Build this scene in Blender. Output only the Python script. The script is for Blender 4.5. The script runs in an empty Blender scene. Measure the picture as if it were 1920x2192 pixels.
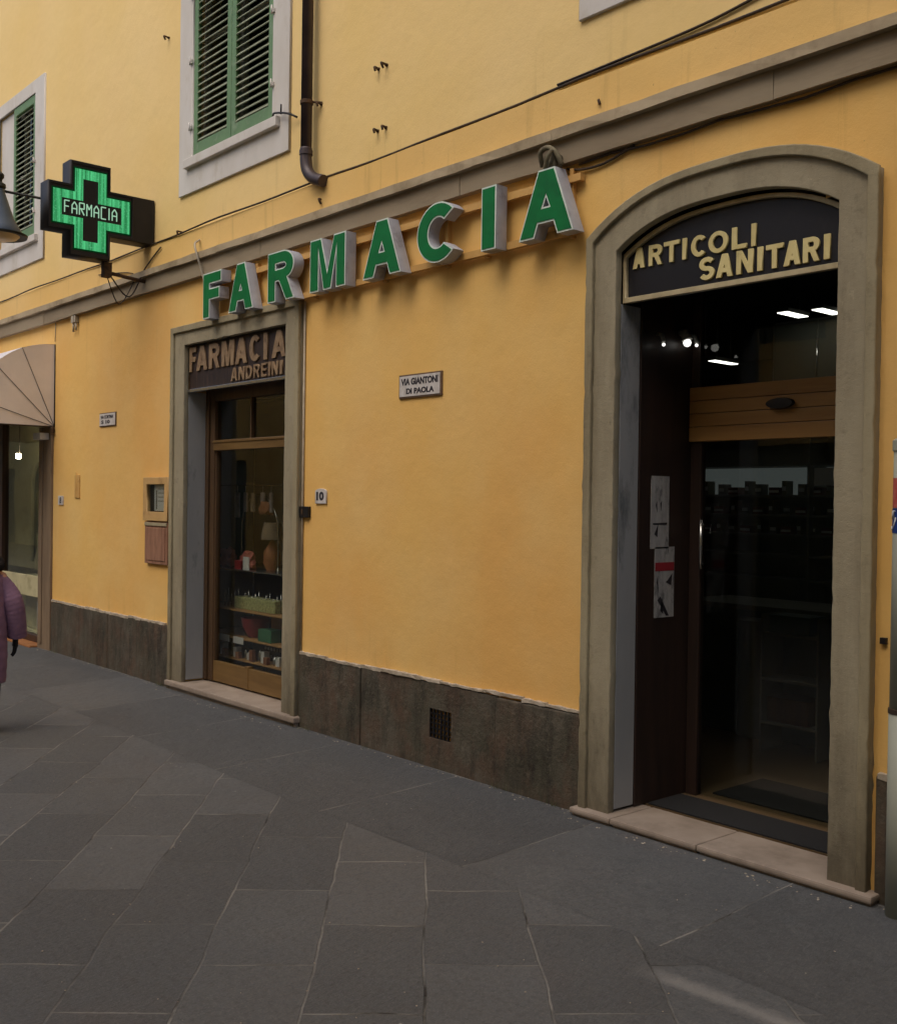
import bpy, bmesh, math, random
from mathutils import Vector, Matrix, noise as noise3
random.seed(7)
S = bpy.context.scene
COL = S.collection
R = math.radians
H = 1.9; D = 4.85

# ------------------------------------------------------------------ materials
def lin(c):
    c = c / 255.0
    return c / 12.92 if c <= 0.04045 else ((c + 0.055) / 1.055) ** 2.4
def rgb(r, g, b): return (lin(r), lin(g), lin(b), 1)
def nt(m):
    m.use_nodes = True
    t = m.node_tree; t.nodes.clear()
    return t
def N(t, typ, **kw):
    n = t.nodes.new(typ)
    for k, v in kw.items():
        if k.startswith('i_'):
            key = k[2:].replace('_', ' ')
            n.inputs[key].default_value = v
        else: setattr(n, k, v)
    return n
def L(t, a, b): t.links.new(a, b)
def coords(t, scale=(1, 1, 1), rot=(0, 0, 0), loc=(0, 0, 0)):
    c = N(t, 'ShaderNodeTexCoord'); m = N(t, 'ShaderNodeMapping')
    m.inputs['Scale'].default_value = scale; m.inputs['Rotation'].default_value = rot; m.inputs['Location'].default_value = loc
    L(t, c.outputs['Object'], m.inputs['Vector'])
    return m.outputs['Vector']
def noise(t, vec, scale, detail=5, rough=0.6):
    n = N(t, 'ShaderNodeTexNoise'); n.inputs['Scale'].default_value = scale
    n.inputs['Detail'].default_value = detail; n.inputs['Roughness'].default_value = rough
    L(t, vec, n.inputs['Vector']); return n.outputs['Fac']
def ramp(t, fac, a, b, ca=(0, 0, 0, 1), cb=(1, 1, 1, 1)):
    r = N(t, 'ShaderNodeValToRGB'); r.color_ramp.elements[0].position = a; r.color_ramp.elements[1].position = b
    r.color_ramp.elements[0].color = ca; r.color_ramp.elements[1].color = cb
    L(t, fac, r.inputs['Fac']); return r.outputs['Color']
def mix(t, fac, a, b, typ='MIX'):
    m = N(t, 'ShaderNodeMix', data_type='RGBA', blend_type=typ)
    for sock, v in ((m.inputs[0], fac), (m.inputs[6], a), (m.inputs[7], b)):
        if isinstance(v, (int, float)): sock.default_value = v
        elif isinstance(v, tuple): sock.default_value = v
        else: L(t, v, sock)
    return m.outputs[2]
def math_(t, op, a, b=0.0):
    m = N(t, 'ShaderNodeMath', operation=op)
    for i, v in enumerate((a, b)):
        if isinstance(v, (int, float)): m.inputs[i].default_value = v
        else: L(t, v, m.inputs[i])
    return m.outputs[0]
def finish(t, color, rough=0.8, bump=None, bstr=0.3, bdist=0.01, metal=0, spec=0.5):
    p = N(t, 'ShaderNodeBsdfPrincipled'); o = N(t, 'ShaderNodeOutputMaterial')
    if isinstance(color, tuple): p.inputs['Base Color'].default_value = color
    else: L(t, color, p.inputs['Base Color'])
    if isinstance(rough, (int, float)): p.inputs['Roughness'].default_value = rough
    else: L(t, rough, p.inputs['Roughness'])
    p.inputs['Metallic'].default_value = metal
    p.inputs['Specular IOR Level'].default_value = spec
    if bump is not None:
        b = N(t, 'ShaderNodeBump'); b.inputs['Strength'].default_value = bstr; b.inputs['Distance'].default_value = bdist
        L(t, bump, b.inputs['Height']); L(t, b.outputs[0], p.inputs['Normal'])
    L(t, p.outputs[0], o.inputs[0]); return p

def basic(name, c1, c2=None, scale=6, rough=0.75, bump=0.15, metal=0, spec=0.4, dirt=None, dscale=2.5, da=.55, db=.75, stretch=(1, 1, 1), bdist=.004):
    m = bpy.data.materials.new(name); t = nt(m)
    v = coords(t, stretch)
    c2 = c2 or tuple(x * .8 for x in c1[:3]) + (1,)
    col = mix(t, ramp(t, noise(t, v, scale), .35, .7), c1, c2)
    if dirt: col = mix(t, ramp(t, noise(t, v, dscale, 8, .7), da, db), col, dirt)
    finish(t, col, rough, noise(t, v, scale * 9, 6, .65), bump, bdist, metal, spec)
    return m

def plaster(name, c1, c2, c3, lower=False):
    m = bpy.data.materials.new(name); t = nt(m)
    v = coords(t)
    a = mix(t, ramp(t, noise(t, v, .55, 3, .5), .35, .65), c1, c2)
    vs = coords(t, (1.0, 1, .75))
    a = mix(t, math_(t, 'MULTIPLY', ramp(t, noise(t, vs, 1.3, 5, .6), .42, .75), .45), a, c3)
    # fine patchiness of lime paint
    a = mix(t, math_(t, 'MULTIPLY', ramp(t, noise(t, v, 14, 5, .7), .3, .8), .16), a, tuple(x * .72 for x in c1[:3]) + (1,))
    # dark rain streaks
    st = coords(t, (9, 1, .55))
    streak = ramp(t, noise(t, st, 1.0, 6, .65), .58, .78)
    sx = N(t, 'ShaderNodeSeparateXYZ'); L(t, v, sx.inputs[0])
    def band(z0, z1, z2, z3):
        mr = N(t, 'ShaderNodeMapRange'); mr.clamp = True
        mr.inputs[1].default_value = z0; mr.inputs[2].default_value = z1
        L(t, sx.outputs['Z'], mr.inputs[0])
        mr2 = N(t, 'ShaderNodeMapRange'); mr2.clamp = True
        mr2.inputs[1].default_value = z3; mr2.inputs[2].default_value = z2
        L(t, sx.outputs['Z'], mr2.inputs[0])
        return math_(t, 'MULTIPLY', mr.outputs[0], mr2.outputs[0])
    if lower:
        msk = math_(t, 'ADD', band(3.1, 3.5, 3.96, 4.0), math_(t, 'MULTIPLY', band(.55, .62, .66, 1.0), 1.0))
    else:
        msk = math_(t, 'ADD', band(4.0, 4.2, 4.42, 4.8), math_(t, 'MULTIPLY', band(4.6, 4.75, 4.82, 5.0), .3))
    a = mix(t, math_(t, 'MULTIPLY', math_(t, 'MULTIPLY', streak, msk), .28), a, rgb(96, 66, 36))
    # small chips and spots
    sp = noise(t, v, 38, 2, .5)
    a = mix(t, math_(t, 'MULTIPLY', ramp(t, sp, .76, .79), .55), a, rgb(80, 60, 40))
    bmp = math_(t, 'ADD', math_(t, 'MULTIPLY', noise(t, v, 3.2, 4, .5), 1.6), math_(t, 'MULTIPLY', noise(t, v, 70, 5, .7), .22))
    finish(t, a, .9, bmp, .32, .02, 0, .25)
    return m

M = {}
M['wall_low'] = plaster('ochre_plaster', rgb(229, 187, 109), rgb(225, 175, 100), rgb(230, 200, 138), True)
M['wall_up'] = plaster('pale_ochre_plaster', rgb(235, 206, 144), rgb(231, 199, 130), rgb(234, 202, 144))
M['band'] = plaster('band_plaster', rgb(230, 194, 126), rgb(226, 186, 112), rgb(230, 190, 124))
def stone(name, c1, c2, dk):
    m = bpy.data.materials.new(name); t = nt(m); v = coords(t)
    c = mix(t, ramp(t, noise(t, coords(t, (1.3, 1.3, .7)), 2.0, 6, .6), .35, .65), c1, c2)
    c = mix(t, math_(t, 'MULTIPLY', ramp(t, noise(t, coords(t, (3, 3, .5)), 1.3, 7, .7), .48, .72), .6), c, dk)
    c = mix(t, math_(t, 'MULTIPLY', ramp(t, noise(t, v, 11, 6, .75), .56, .72), .4), c, tuple(x * .62 for x in dk[:3]) + (1,))
    c = mix(t, math_(t, 'MULTIPLY', ramp(t, noise(t, coords(t, loc=(3, 1, 8)), 7, 5, .7), .66, .72), .7), c, tuple(min(1, x * 1.35) for x in c1[:3]) + (1,))
    sx = N(t, 'ShaderNodeSeparateXYZ'); L(t, v, sx.inputs[0])
    zz = math_(t, 'ADD', sx.outputs['Z'], math_(t, 'MULTIPLY', noise(t, coords(t, (5, 5, 1.5)), 1.4, 6, .7), -1.5))
    g = N(t, 'ShaderNodeMapRange'); g.inputs[1].default_value = .15; g.inputs[2].default_value = -.75; L(t, zz, g.inputs[0])
    c = mix(t, math_(t, 'MULTIPLY', g.outputs[0], .75), c, rgb(70, 62, 50))
    vo = N(t, 'ShaderNodeTexVoronoi'); vo.inputs['Scale'].default_value = 60; L(t, v, vo.inputs['Vector'])
    h = math_(t, 'ADD', math_(t, 'ADD', noise(t, v, 8, 6, .65), math_(t, 'MULTIPLY', noise(t, v, 60, 4, .7), .3)), math_(t, 'MULTIPLY', ramp(t, vo.outputs['Distance'], .05, .25), .12))
    finish(t, c, .85, h, .45, .012, 0, .25)
    return m
M['stone'] = stone('grey_stone_trim', rgb(157, 148, 124), rgb(143, 134, 111), rgb(112, 102, 82))
M['stone_rim'] = stone('pale_stone_rim', rgb(158, 148, 120), rgb(140, 130, 104), rgb(106, 94, 72))
M['reveal'] = basic('grey_reveal_paint', rgb(150, 150, 148), rgb(136, 137, 136), 2, .7, .15, dirt=rgb(92, 96, 96), dscale=2.2, da=.56, db=.7, stretch=(1.4, 1.4, .5))
M['reveal_tan'] = basic('stone_reveal', rgb(150, 142, 124), rgb(132, 124, 106), 2, .75, .2, dirt=rgb(96, 92, 84), dscale=2.4, da=.54, db=.7)
M['cornice'] = basic('grey_cornice', rgb(150, 136, 112), rgb(138, 123, 100), 1.6, .85, .35, dirt=rgb(98, 84, 62), dscale=1.2, da=.52, db=.85, stretch=(.5, 1, 2.5))
M['cornice_lip'] = basic('cornice_lip', rgb(176, 160, 132), rgb(156, 140, 112), 2.5, .85, .4, dirt=rgb(112, 96, 70), dscale=3, da=.5, db=.8)
M['frame_white'] = basic('white_window_stone', rgb(206, 202, 196), rgb(192, 186, 176), 1.6, .8, .2, dirt=rgb(168, 156, 132), dscale=2.2, da=.55, db=.85, stretch=(1.5, 1, .6))
M['shutter'] = basic('green_shutter_paint', rgb(104, 136, 94), rgb(88, 118, 80), 3, .55, .2, dirt=rgb(130, 150, 118), dscale=6)
M['louver'] = basic('grey_green_louvre', rgb(150, 158, 134), rgb(134, 140, 118), 5, .6, .15)
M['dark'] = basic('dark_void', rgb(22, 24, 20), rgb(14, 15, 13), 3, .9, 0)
M['pipe'] = basic('brown_copper_pipe', rgb(74, 62, 62), rgb(56, 46, 48), 5, .45, .15, metal=.25, spec=.5)
M['black_metal'] = basic('black_metal', rgb(34, 31, 32), rgb(24, 22, 22), 5, .5, .15, metal=.2)
M['rust'] = basic('rusty_iron', rgb(84, 60, 36), rgb(44, 32, 22), 30, .8, .3)
M['wire'] = basic('dark_wire', rgb(64, 50, 36), rgb(40, 32, 26), 8, .7, .1)
M['wire_pale'] = basic('pale_wire', rgb(176, 166, 146), rgb(140, 130, 112), 8, .6, .1)
M['moss'] = basic('dull_weed', rgb(92, 98, 62), rgb(70, 78, 48), 22, .8, .1)
M['rope'] = basic('grey_lead', rgb(128, 120, 96), rgb(84, 76, 58), 22, .8, .4)
M['green'] = basic('green_sign_face', rgb(4, 112, 54), rgb(4, 98, 46), 9, .5, .12, spec=.25, dirt=rgb(10, 80, 44), dscale=14, da=.55, db=.85)
M['green_rim'] = basic('letter_rim', rgb(214, 226, 216), rgb(190, 206, 196), 12, .5, .05)
M['letter_side'] = basic('letter_side', rgb(174, 176, 182), rgb(150, 150, 156), 6, .55, .12, dirt=rgb(112, 104, 96), dscale=6, da=.55, db=.8)
M['rail'] = basic('rail_paint', rgb(206, 164, 96), rgb(188, 144, 80), 4, .7, .2, dirt=rgb(120, 84, 46), dscale=6)
M['sign_black'] = basic('black_sign_panel', rgb(24, 24, 30), rgb(17, 17, 21), 3, .42, .05, spec=.4, dirt=rgb(36, 35, 38), dscale=6)
M['sign_brown'] = basic('brown_sign_panel', rgb(52, 38, 32), rgb(36, 27, 24), 5, .6, .25, stretch=(6, 1, .7), dirt=rgb(84, 62, 50), dscale=3)
M['gold'] = basic('cream_gold_letter', rgb(214, 200, 142), rgb(196, 180, 120), 9, .5, .1, dirt=rgb(140, 122, 76), dscale=12, da=.6, db=.8)
M['gold_dull'] = basic('dull_bronze_letter', rgb(150, 126, 96), rgb(122, 98, 72), 9, .5, .1, dirt=rgb(84, 62, 44), dscale=10, da=.5, db=.75)
M['sign_trim'] = basic('sign_trim', rgb(190, 176, 140), rgb(160, 146, 112), 9, .45, .1, metal=.2)
M['wood'] = basic('honey_wood', rgb(150, 112, 62), rgb(132, 96, 52), 2.4, .45, .12, stretch=(.35, 1, 6), dirt=rgb(110, 72, 32), dscale=3)
M['wood_dark'] = basic('dark_wood', rgb(78, 54, 38), rgb(56, 38, 28), 3, .5, .15, stretch=(5, 5, .4))
M['wood_black'] = basic('wenge_panel', rgb(52, 38, 32), rgb(38, 30, 26), 3, .45, .1, stretch=(4, 4, .4))
M['bronze'] = basic('bronze_aluminium', rgb(136, 108, 66), rgb(112, 86, 50), 3, .4, .08, metal=.35, stretch=(.5, 1, 4))
M['bronze_dark'] = basic('brown_aluminium', rgb(98, 76, 54), rgb(76, 58, 42), 3, .42, .08, metal=.3, stretch=(4, 4, .4))
M['sill'] = basic('pink_marble_sill', rgb(154, 140, 126), rgb(138, 124, 110), 5, .6, .2, dirt=rgb(98, 86, 74), dscale=3, da=.5, db=.85)
M['mat'] = basic('door_mat', rgb(34, 34, 35), rgb(24, 24, 25), 60, .95, .5)
M['floor_in'] = basic('shop_floor', rgb(104, 86, 62), rgb(90, 74, 52), 2, .35, .05)
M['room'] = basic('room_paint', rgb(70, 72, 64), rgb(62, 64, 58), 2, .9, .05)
M['white'] = basic('white_plastic', rgb(206, 206, 204), rgb(190, 190, 188), 6, .5, .05)
M['paper'] = basic('poster_paper', rgb(168, 166, 162), rgb(140, 138, 136), 7, .6, .05, dirt=rgb(104, 104, 104), dscale=5, da=.52, db=.62, stretch=(1, 3, 1.2))
M['paper_red'] = basic('poster_red', rgb(150, 40, 48), rgb(126, 34, 42), 8, .6, .05)
M['ink'] = basic('ink', rgb(38, 36, 42), rgb(52, 48, 52), 20, .6, .05)
M['plate'] = basic('white_ceramic', rgb(206, 202, 198), rgb(186, 180, 174), 14, .35, .1, dirt=rgb(150, 140, 130), dscale=12)
M['plate_edge'] = basic('plate_edge', rgb(110, 88, 66), rgb(84, 66, 50), 14, .7, .2)
M['beige_metal'] = basic('beige_box_paint', rgb(196, 160, 104), rgb(178, 142, 90), 5, .6, .15, dirt=rgb(128, 96, 60), dscale=5, da=.55, db=.8)
M['pink_metal'] = basic('weathered_brown_box', rgb(156, 116, 92), rgb(132, 94, 74), 4, .6, .2, stretch=(5, 1, .8), dirt=rgb(96, 62, 44), dscale=3, da=.5, db=.8)
M['canvas'] = basic('cream_canvas', rgb(232, 222, 212), rgb(220, 210, 200), 2.5, .9, .25, dirt=rgb(200, 188, 176), dscale=2)
M['canvas_blue'] = basic('canvas_front', rgb(206, 204, 208), rgb(194, 192, 198), 2.5, .9, .2)
M['lamp_metal'] = basic('blue_grey_lamp_metal', rgb(86, 98, 112), rgb(68, 78, 92), 4, .5, .15, metal=.3, dirt=rgb(48, 54, 56), dscale=4)
M['lamp_dark'] = basic('dark_lamp_metal', rgb(52, 52, 44), rgb(36, 36, 32), 6, .6, .2, metal=.2)
M['lamp_glass'] = basic('opal_glass', rgb(214, 196, 160), rgb(196, 178, 144), 6, .3, .05)
M['cream_board'] = basic('cream_board', rgb(206, 198, 158), rgb(190, 182, 142), 4, .6, .15, dirt=rgb(160, 150, 112), dscale=5)
M['pilaster'] = basic('brown_grey_pilaster', rgb(136, 116, 92), rgb(116, 98, 78), 3, .85, .3, stretch=(3, 3, .5), dirt=rgb(88, 70, 56), dscale=2)
M['terracotta'] = basic('terracotta_step', rgb(160, 108, 62), rgb(136, 90, 52), 6, .8, .2)
M['coat'] = basic('mauve_quilted_coat', rgb(146, 114, 138), rgb(128, 98, 122), 7, .85, .5, bdist=.01)
M['fur'] = basic('dark_fur', rgb(50, 40, 36), rgb(32, 26, 24), 30, .95, .8, bdist=.02)
M['skin'] = basic('skin', rgb(206, 158, 132), rgb(196, 146, 120), 8, .6, .05)
M['glove'] = basic('black_leather', rgb(22, 20, 24), rgb(16, 15, 18), 10, .5, .1)
M['trouser'] = basic('dark_trousers', rgb(26, 26, 32), rgb(20, 20, 24), 10, .85, .1)
M['grey_pipe'] = basic('grey_green_pipe', rgb(156, 158, 142), rgb(142, 144, 130), 2, .6, .15, dirt=rgb(88, 86, 72), dscale=2, da=.55, db=.8)
M['pipe_pale'] = basic('pale_pipe', rgb(170, 166, 162), rgb(150, 146, 142), 2, .55, .1)
M['red'] = basic('red_sticker', rgb(168, 52, 50), rgb(190, 110, 96), 20, .5, .05)
M['blue'] = basic('blue_sticker', rgb(28, 60, 128), rgb(22, 48, 108), 10, .5, .05)
M['bowl_red'] = basic('red_plastic', rgb(140, 50, 52), rgb(124, 42, 44), 10, .4, .02)
M['green_box'] = basic('green_carton', rgb(58, 110, 80), rgb(44, 92, 66), 10, .5, .02)
M['card'] = basic('brown_card', rgb(158, 120, 74), rgb(144, 108, 64), 10, .7, .05)
M['silver'] = basic('silver_foil', rgb(196, 190, 192), rgb(150, 140, 146), 14, .3, .2, metal=.5)
M['pinkish'] = basic('pink_fabric', rgb(168, 92, 82), rgb(140, 72, 68), 14, .7, .3)
M['orange_f'] = basic('orange_fabric', rgb(136, 88, 56), rgb(112, 66, 40), 14, .7, .3)
M['bristle'] = basic('pale_green_bristle', rgb(176, 176, 120), rgb(120, 124, 80), 40, .8, .5)
M['beige'] = basic('beige_cloth', rgb(124, 110, 92), rgb(104, 92, 76), 10, .8, .1)
M['navy'] = basic('navy_board', rgb(26, 34, 44), rgb(20, 26, 34), 6, .6, .05)
M['chrome'] = basic('chrome', rgb(190, 190, 186), rgb(170, 170, 168), 10, .2, .02, metal=.9)
M['opp_wall'] = basic('pale_yellow_render', rgb(206, 190, 140), rgb(190, 172, 122), 1.2, .9, .2)
M['teal'] = basic('teal_counter', rgb(84, 98, 98), rgb(74, 86, 86), 4, .5, .05)
M['greyp'] = basic('grey_panel', rgb(112, 112, 104), rgb(98, 98, 92), 4, .6, .05)
M['book_a'] = basic('dull_cartons', rgb(120, 116, 92), rgb(98, 96, 78), 8, .6, .02)
M['book_b'] = basic('dull_red_cartons', rgb(112, 62, 56), rgb(90, 50, 46), 8, .6, .02)

def emis(name, c, st, stripes=False):
    m = bpy.data.materials.new(name); t = nt(m)
    e = N(t, 'ShaderNodeEmission'); o = N(t, 'ShaderNodeOutputMaterial'); e.inputs['Strength'].default_value = st
    if stripes:
        v = coords(t, (1, 34, .8)); n1 = noise(t, v, 1.0, 3, .6)
        v2 = coords(t, (1, 60, 60)); n2 = noise(t, v2, 1, 2, .5)
        a = ramp(t, n1, .38, .62, tuple(x * .45 for x in c[:3]) + (1,), (min(1, c[0] * 1.7), min(1, c[1] * 1.25), min(1, c[2] * 1.5), 1))
        a = mix(t, math_(t, 'MULTIPLY', ramp(t, n2, .55, .75), .35), a, (.25, .75, .42, 1))
        L(t, a, e.inputs['Color'])
    else: e.inputs['Color'].default_value = c
    L(t, e.outputs[0], o.inputs[0]); return m
M['led'] = emis('green_led_panel', rgb(62, 176, 104), .95, True)
M['led_edge'] = emis('green_led_glow_rim', rgb(12, 66, 30), .45)
M['led_text'] = emis('pale_led_text', rgb(168, 214, 180), .8)
M['shop_glow'] = emis('glowing_shade', (1, .88, .62, 1), 60)
M['strip_glow'] = emis('shelf_back_glow', (.8, .9, .88, 1), .05)  # pale shelf back glows faintly in place of light falling on it
M['mortar'] = basic('pale_mortar', rgb(186, 174, 156), rgb(150, 138, 118), 14, .9, .4)
M['lamp_on'] = emis('lit_lamp', (1, .97, .9, 1), 4.5)
M['spot_on'] = emis('lit_glint', (1, .97, .9, 1), 1.5)

def glass(name, tint=(1, 1, 1, 1), ior=1.5, rough=.01):
    m = bpy.data.materials.new(name); t = nt(m)
    tr = N(t, 'ShaderNodeBsdfTransparent'); tr.inputs[0].default_value = tint
    g = N(t, 'ShaderNodeBsdfGlossy'); g.inputs['Roughness'].default_value = rough
    v = coords(t); b = N(t, 'ShaderNodeBump'); b.inputs['Strength'].default_value = .04; b.inputs['Distance'].default_value = .02
    L(t, noise(t, v, 1.5, 2), b.inputs['Height']); L(t, b.outputs[0], g.inputs['Normal'])
    lw = N(t, 'ShaderNodeLayerWeight'); lw.inputs[0].default_value = .5
    ff = math_(t, 'ADD', math_(t, 'MULTIPLY', math_(t, 'POWER', lw.outputs['Facing'], 4.5), .9), .035)
    mx = N(t, 'ShaderNodeMixShader'); o = N(t, 'ShaderNodeOutputMaterial')
    L(t, ff, mx.inputs[0]); L(t, tr.outputs[0], mx.inputs[1]); L(t, g.outputs[0], mx.inputs[2]); L(t, mx.outputs[0], o.inputs[0])
    return m
M['glass'] = glass('window_glass', (.86, .88, .86, 1))
M['glass_dark'] = glass('tinted_glass', (.6, .62, .6, 1))

# ---- ground paving
def paving(name, ang, bw, rh, off, c1, c2, loc, sq=0.5, joint=.5):
    m = bpy.data.materials.new(name); t = nt(m)
    c = N(t, 'ShaderNodeTexCoord')
    mp = N(t, 'ShaderNodeMapping'); mp.vector_type = 'POINT'
    mp.inputs['Rotation'].default_value = (0, 0, ang); mp.inputs['Location'].default_value = loc
    L(t, c.outputs['Object'], mp.inputs['Vector'])
    # wobble the joints slightly
    nz = N(t, 'ShaderNodeTexNoise'); nz.inputs['Scale'].default_value = 1.7; nz.inputs['Detail'].default_value = 5
    L(t, mp.outputs[0], nz.inputs['Vector'])
    vs = N(t, 'ShaderNodeVectorMath', operation='MULTIPLY_ADD'); vs.inputs[1].default_value = (.07, .07, 0)
    L(t, nz.outputs['Color'], vs.inputs[0]); L(t, mp.outputs[0], vs.inputs[2])
    def brick(ms, smooth):
        b = N(t, 'ShaderNodeTexBrick'); b.offset = sq; b.squash = 1
        b.inputs['Scale'].default_value = 1; b.inputs['Brick Width'].default_value = bw; b.inputs['Row Height'].default_value = rh
        b.inputs['Mortar Size'].default_value = ms; b.inputs['Mortar Smooth'].default_value = smooth
        b.inputs['Bias'].default_value = 0
        b.inputs['Color1'].default_value = c1; b.inputs['Color2'].default_value = c2; b.inputs['Mortar'].default_value = c1
        L(t, vs.outputs[0], b.inputs['Vector']); return b
    b = brick(.0058, .3); bw_ = brick(.03, 1.0)
    v = coords(t)
    br_ = brick(.0, 0); br_.inputs['Color1'].default_value = (0, 0, 0, 1); br_.inputs['Color2'].default_value = (1, 1, 1, 1)
    rnd = br_.outputs['Color']
    col = mix(t, math_(t, 'MULTIPLY', ramp(t, rnd, .1, .9), .45), c1, c2)
    # per-slab and broad tonal mottling, reddish and dusty patches
    col = mix(t, math_(t, 'MULTIPLY', ramp(t, noise(t, v, .8, 5, .6), .4, .7), .6), col, rgb(78, 79, 80))
    col = mix(t, math_(t, 'MULTIPLY', ramp(t, noise(t, v, 2.6, 7, .7), .5, .8), .45), col, rgb(98, 98, 96))
    col = mix(t, math_(t, 'MULTIPLY', ramp(t, noise(t, coords(t, loc=(5, 3, 0)), 1.1, 4, .6), .6, .75), .3), col, rgb(98, 88, 84))
    col = mix(t, math_(t, 'MULTIPLY', ramp(t, noise(t, v, 90, 3, .7), .5, .75), .4), col, rgb(132, 131, 128))
    col = mix(t, math_(t, 'MULTIPLY', ramp(t, noise(t, v, 40, 3, .7), .48, .72), .5), col, rgb(52, 53, 54))
    # joints: some filled with pale grit, some open and dark
    jm = b.outputs['Fac']
    vis = ramp(t, noise(t, coords(t, loc=(2, 9, 0)), 1.5, 3, .6), .42, .6)
    pal = ramp(t, noise(t, coords(t, loc=(7, 1, 0)), 2.2, 4, .6), .38, .5)
    jc = mix(t, pal, rgb(30, 29, 28), rgb(138, 136, 130))
    col = mix(t, math_(t, 'MULTIPLY', math_(t, 'MULTIPLY', math_(t, 'SUBTRACT', bw_.outputs['Fac'], 0.0), .22), vis), col, rgb(102, 100, 95))
    col = mix(t, math_(t, 'MULTIPLY', jm, math_(t, 'ADD', math_(t, 'MULTIPLY', vis, .8), .18)), col, jc)
    # grime collecting along joints and worn light scuffs
    col = mix(t, math_(t, 'MULTIPLY', ramp(t, noise(t, v, 22, 7, .8), .5, .7), .35), col, rgb(52, 52, 51))
    col = mix(t, math_(t, 'MULTIPLY', ramp(t, noise(t, coords(t, (9, 2, 1), (0, 0, .6)), 2.0, 7, .75), .58, .75), .3), col, rgb(120, 120, 117))
    # pale cement smear worn into the slabs
    sx = N(t, 'ShaderNodeSeparateXYZ'); L(t, v, sx.inputs[0]); q = noise(t, v, 6, 6, .7)
    e = math_(t, 'ADD', math_(t, 'MULTIPLY', math_(t, 'ADD', sx.outputs['X'], 2.35), -.05), math_(t, 'ADD', sx.outputs['Y'], 1.35))
    e = math_(t, 'ABSOLUTE', math_(t, 'ADD', e, math_(t, 'MULTIPLY', math_(t, 'SUBTRACT', q, .5), .16)))
    e2 = math_(t, 'ABSOLUTE', math_(t, 'ADD', sx.outputs['X'], 2.3))
    sm = math_(t, 'MULTIPLY', ramp(t, e, .015, .07, (1, 1, 1, 1), (0, 0, 0, 1)), ramp(t, e2, .3, .5, (1, 1, 1, 1), (0, 0, 0, 1)))
    col = mix(t, math_(t, 'MULTIPLY', sm, .55), col, rgb(140, 138, 134))
    # rare grit specks
    vo = N(t, 'ShaderNodeTexVoronoi'); vo.inputs['Scale'].default_value = 4.5; L(t, v, vo.inputs['Vector'])
    col = mix(t, math_(t, 'MULTIPLY', ramp(t, vo.outputs['Distance'], .012, .03, (1, 1, 1, 1), (0, 0, 0, 1)), .8), col, rgb(190, 186, 176))
    chis = math_(t, 'MULTIPLY', noise(t, coords(t, (46, 11, 11), (0, 0, .35)), 1.5, 5, .7), math_(t, 'ADD', math_(t, 'MULTIPLY', ramp(t, rnd, .35, .75), .9), .2))
    hgt = math_(t, 'ADD', math_(t, 'MULTIPLY', math_(t, 'SUBTRACT', 1, jm), 1.0),
                math_(t, 'ADD', math_(t, 'MULTIPLY', noise(t, coords(t, (1, 1, 1), (0, 0, .7)), 5, 5, .6), 1.1), math_(t, 'MULTIPLY', chis, 1.0)))
    ro = math_(t, 'ADD', math_(t, 'MULTIPLY', noise(t, v, 1.3, 5, .6), .4), .38)
    finish(t, col, ro, hgt, 1.0, .016, 0, .4)
    return m
A = R(-140.5)   # slab rows run diagonally to the facade
M['paving'] = paving('diagonal_flagstones', R(39.5), .83, .46, .5, rgb(89, 91, 92), rgb(77, 79, 80), (0, -0.02, 0))
M['strip'] = paving('border_flagstones', 0, 1.28, 1.15, .5, rgb(84, 86, 87), rgb(77, 79, 80), (1.53, 0.0, 0), sq=0.0)
def plinth_mat():
    m = bpy.data.materials.new('plinth_stone'); t = nt(m); v = coords(t)
    c = mix(t, ramp(t, noise(t, v, 2.0, 6, .6), .35, .65), rgb(92, 86, 74), rgb(70, 67, 54))
    c = mix(t, math_(t, 'MULTIPLY', ramp(t, noise(t, coords(t, (1.3, 1, .9), loc=(4, 0, 2)), 2.4, 7, .7), .44, .62), .75), c, rgb(88, 67, 53))
    c = mix(t, math_(t, 'MULTIPLY', ramp(t, noise(t, coords(t, (3.2, 1, .9)), 1.8, 8, .75), .46, .64), .8), c, rgb(45, 42, 35))
    c = mix(t, math_(t, 'MULTIPLY', ramp(t, noise(t, coords(t, (6, 1, .5), loc=(9, 0, 0)), 1.1, 5, .6), .6, .72), .35), c, rgb(52, 52, 36))
    c = mix(t, math_(t, 'MULTIPLY', ramp(t, noise(t, v, 16, 7, .8), .52, .7), .5), c, rgb(115, 107, 93))
    c = mix(t, math_(t, 'MULTIPLY', ramp(t, noise(t, v, 9, 5, .8), .58, .7), .4), c, rgb(38, 35, 29))
    finish(t, c, .8, math_(t, 'ADD', noise(t, v, 5, 7, .7), math_(t, 'MULTIPLY', noise(t, v, 45, 4, .6), .3)), .8, .02, 0, .3)
    return m
M['plinth'] = plinth_mat()

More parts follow.
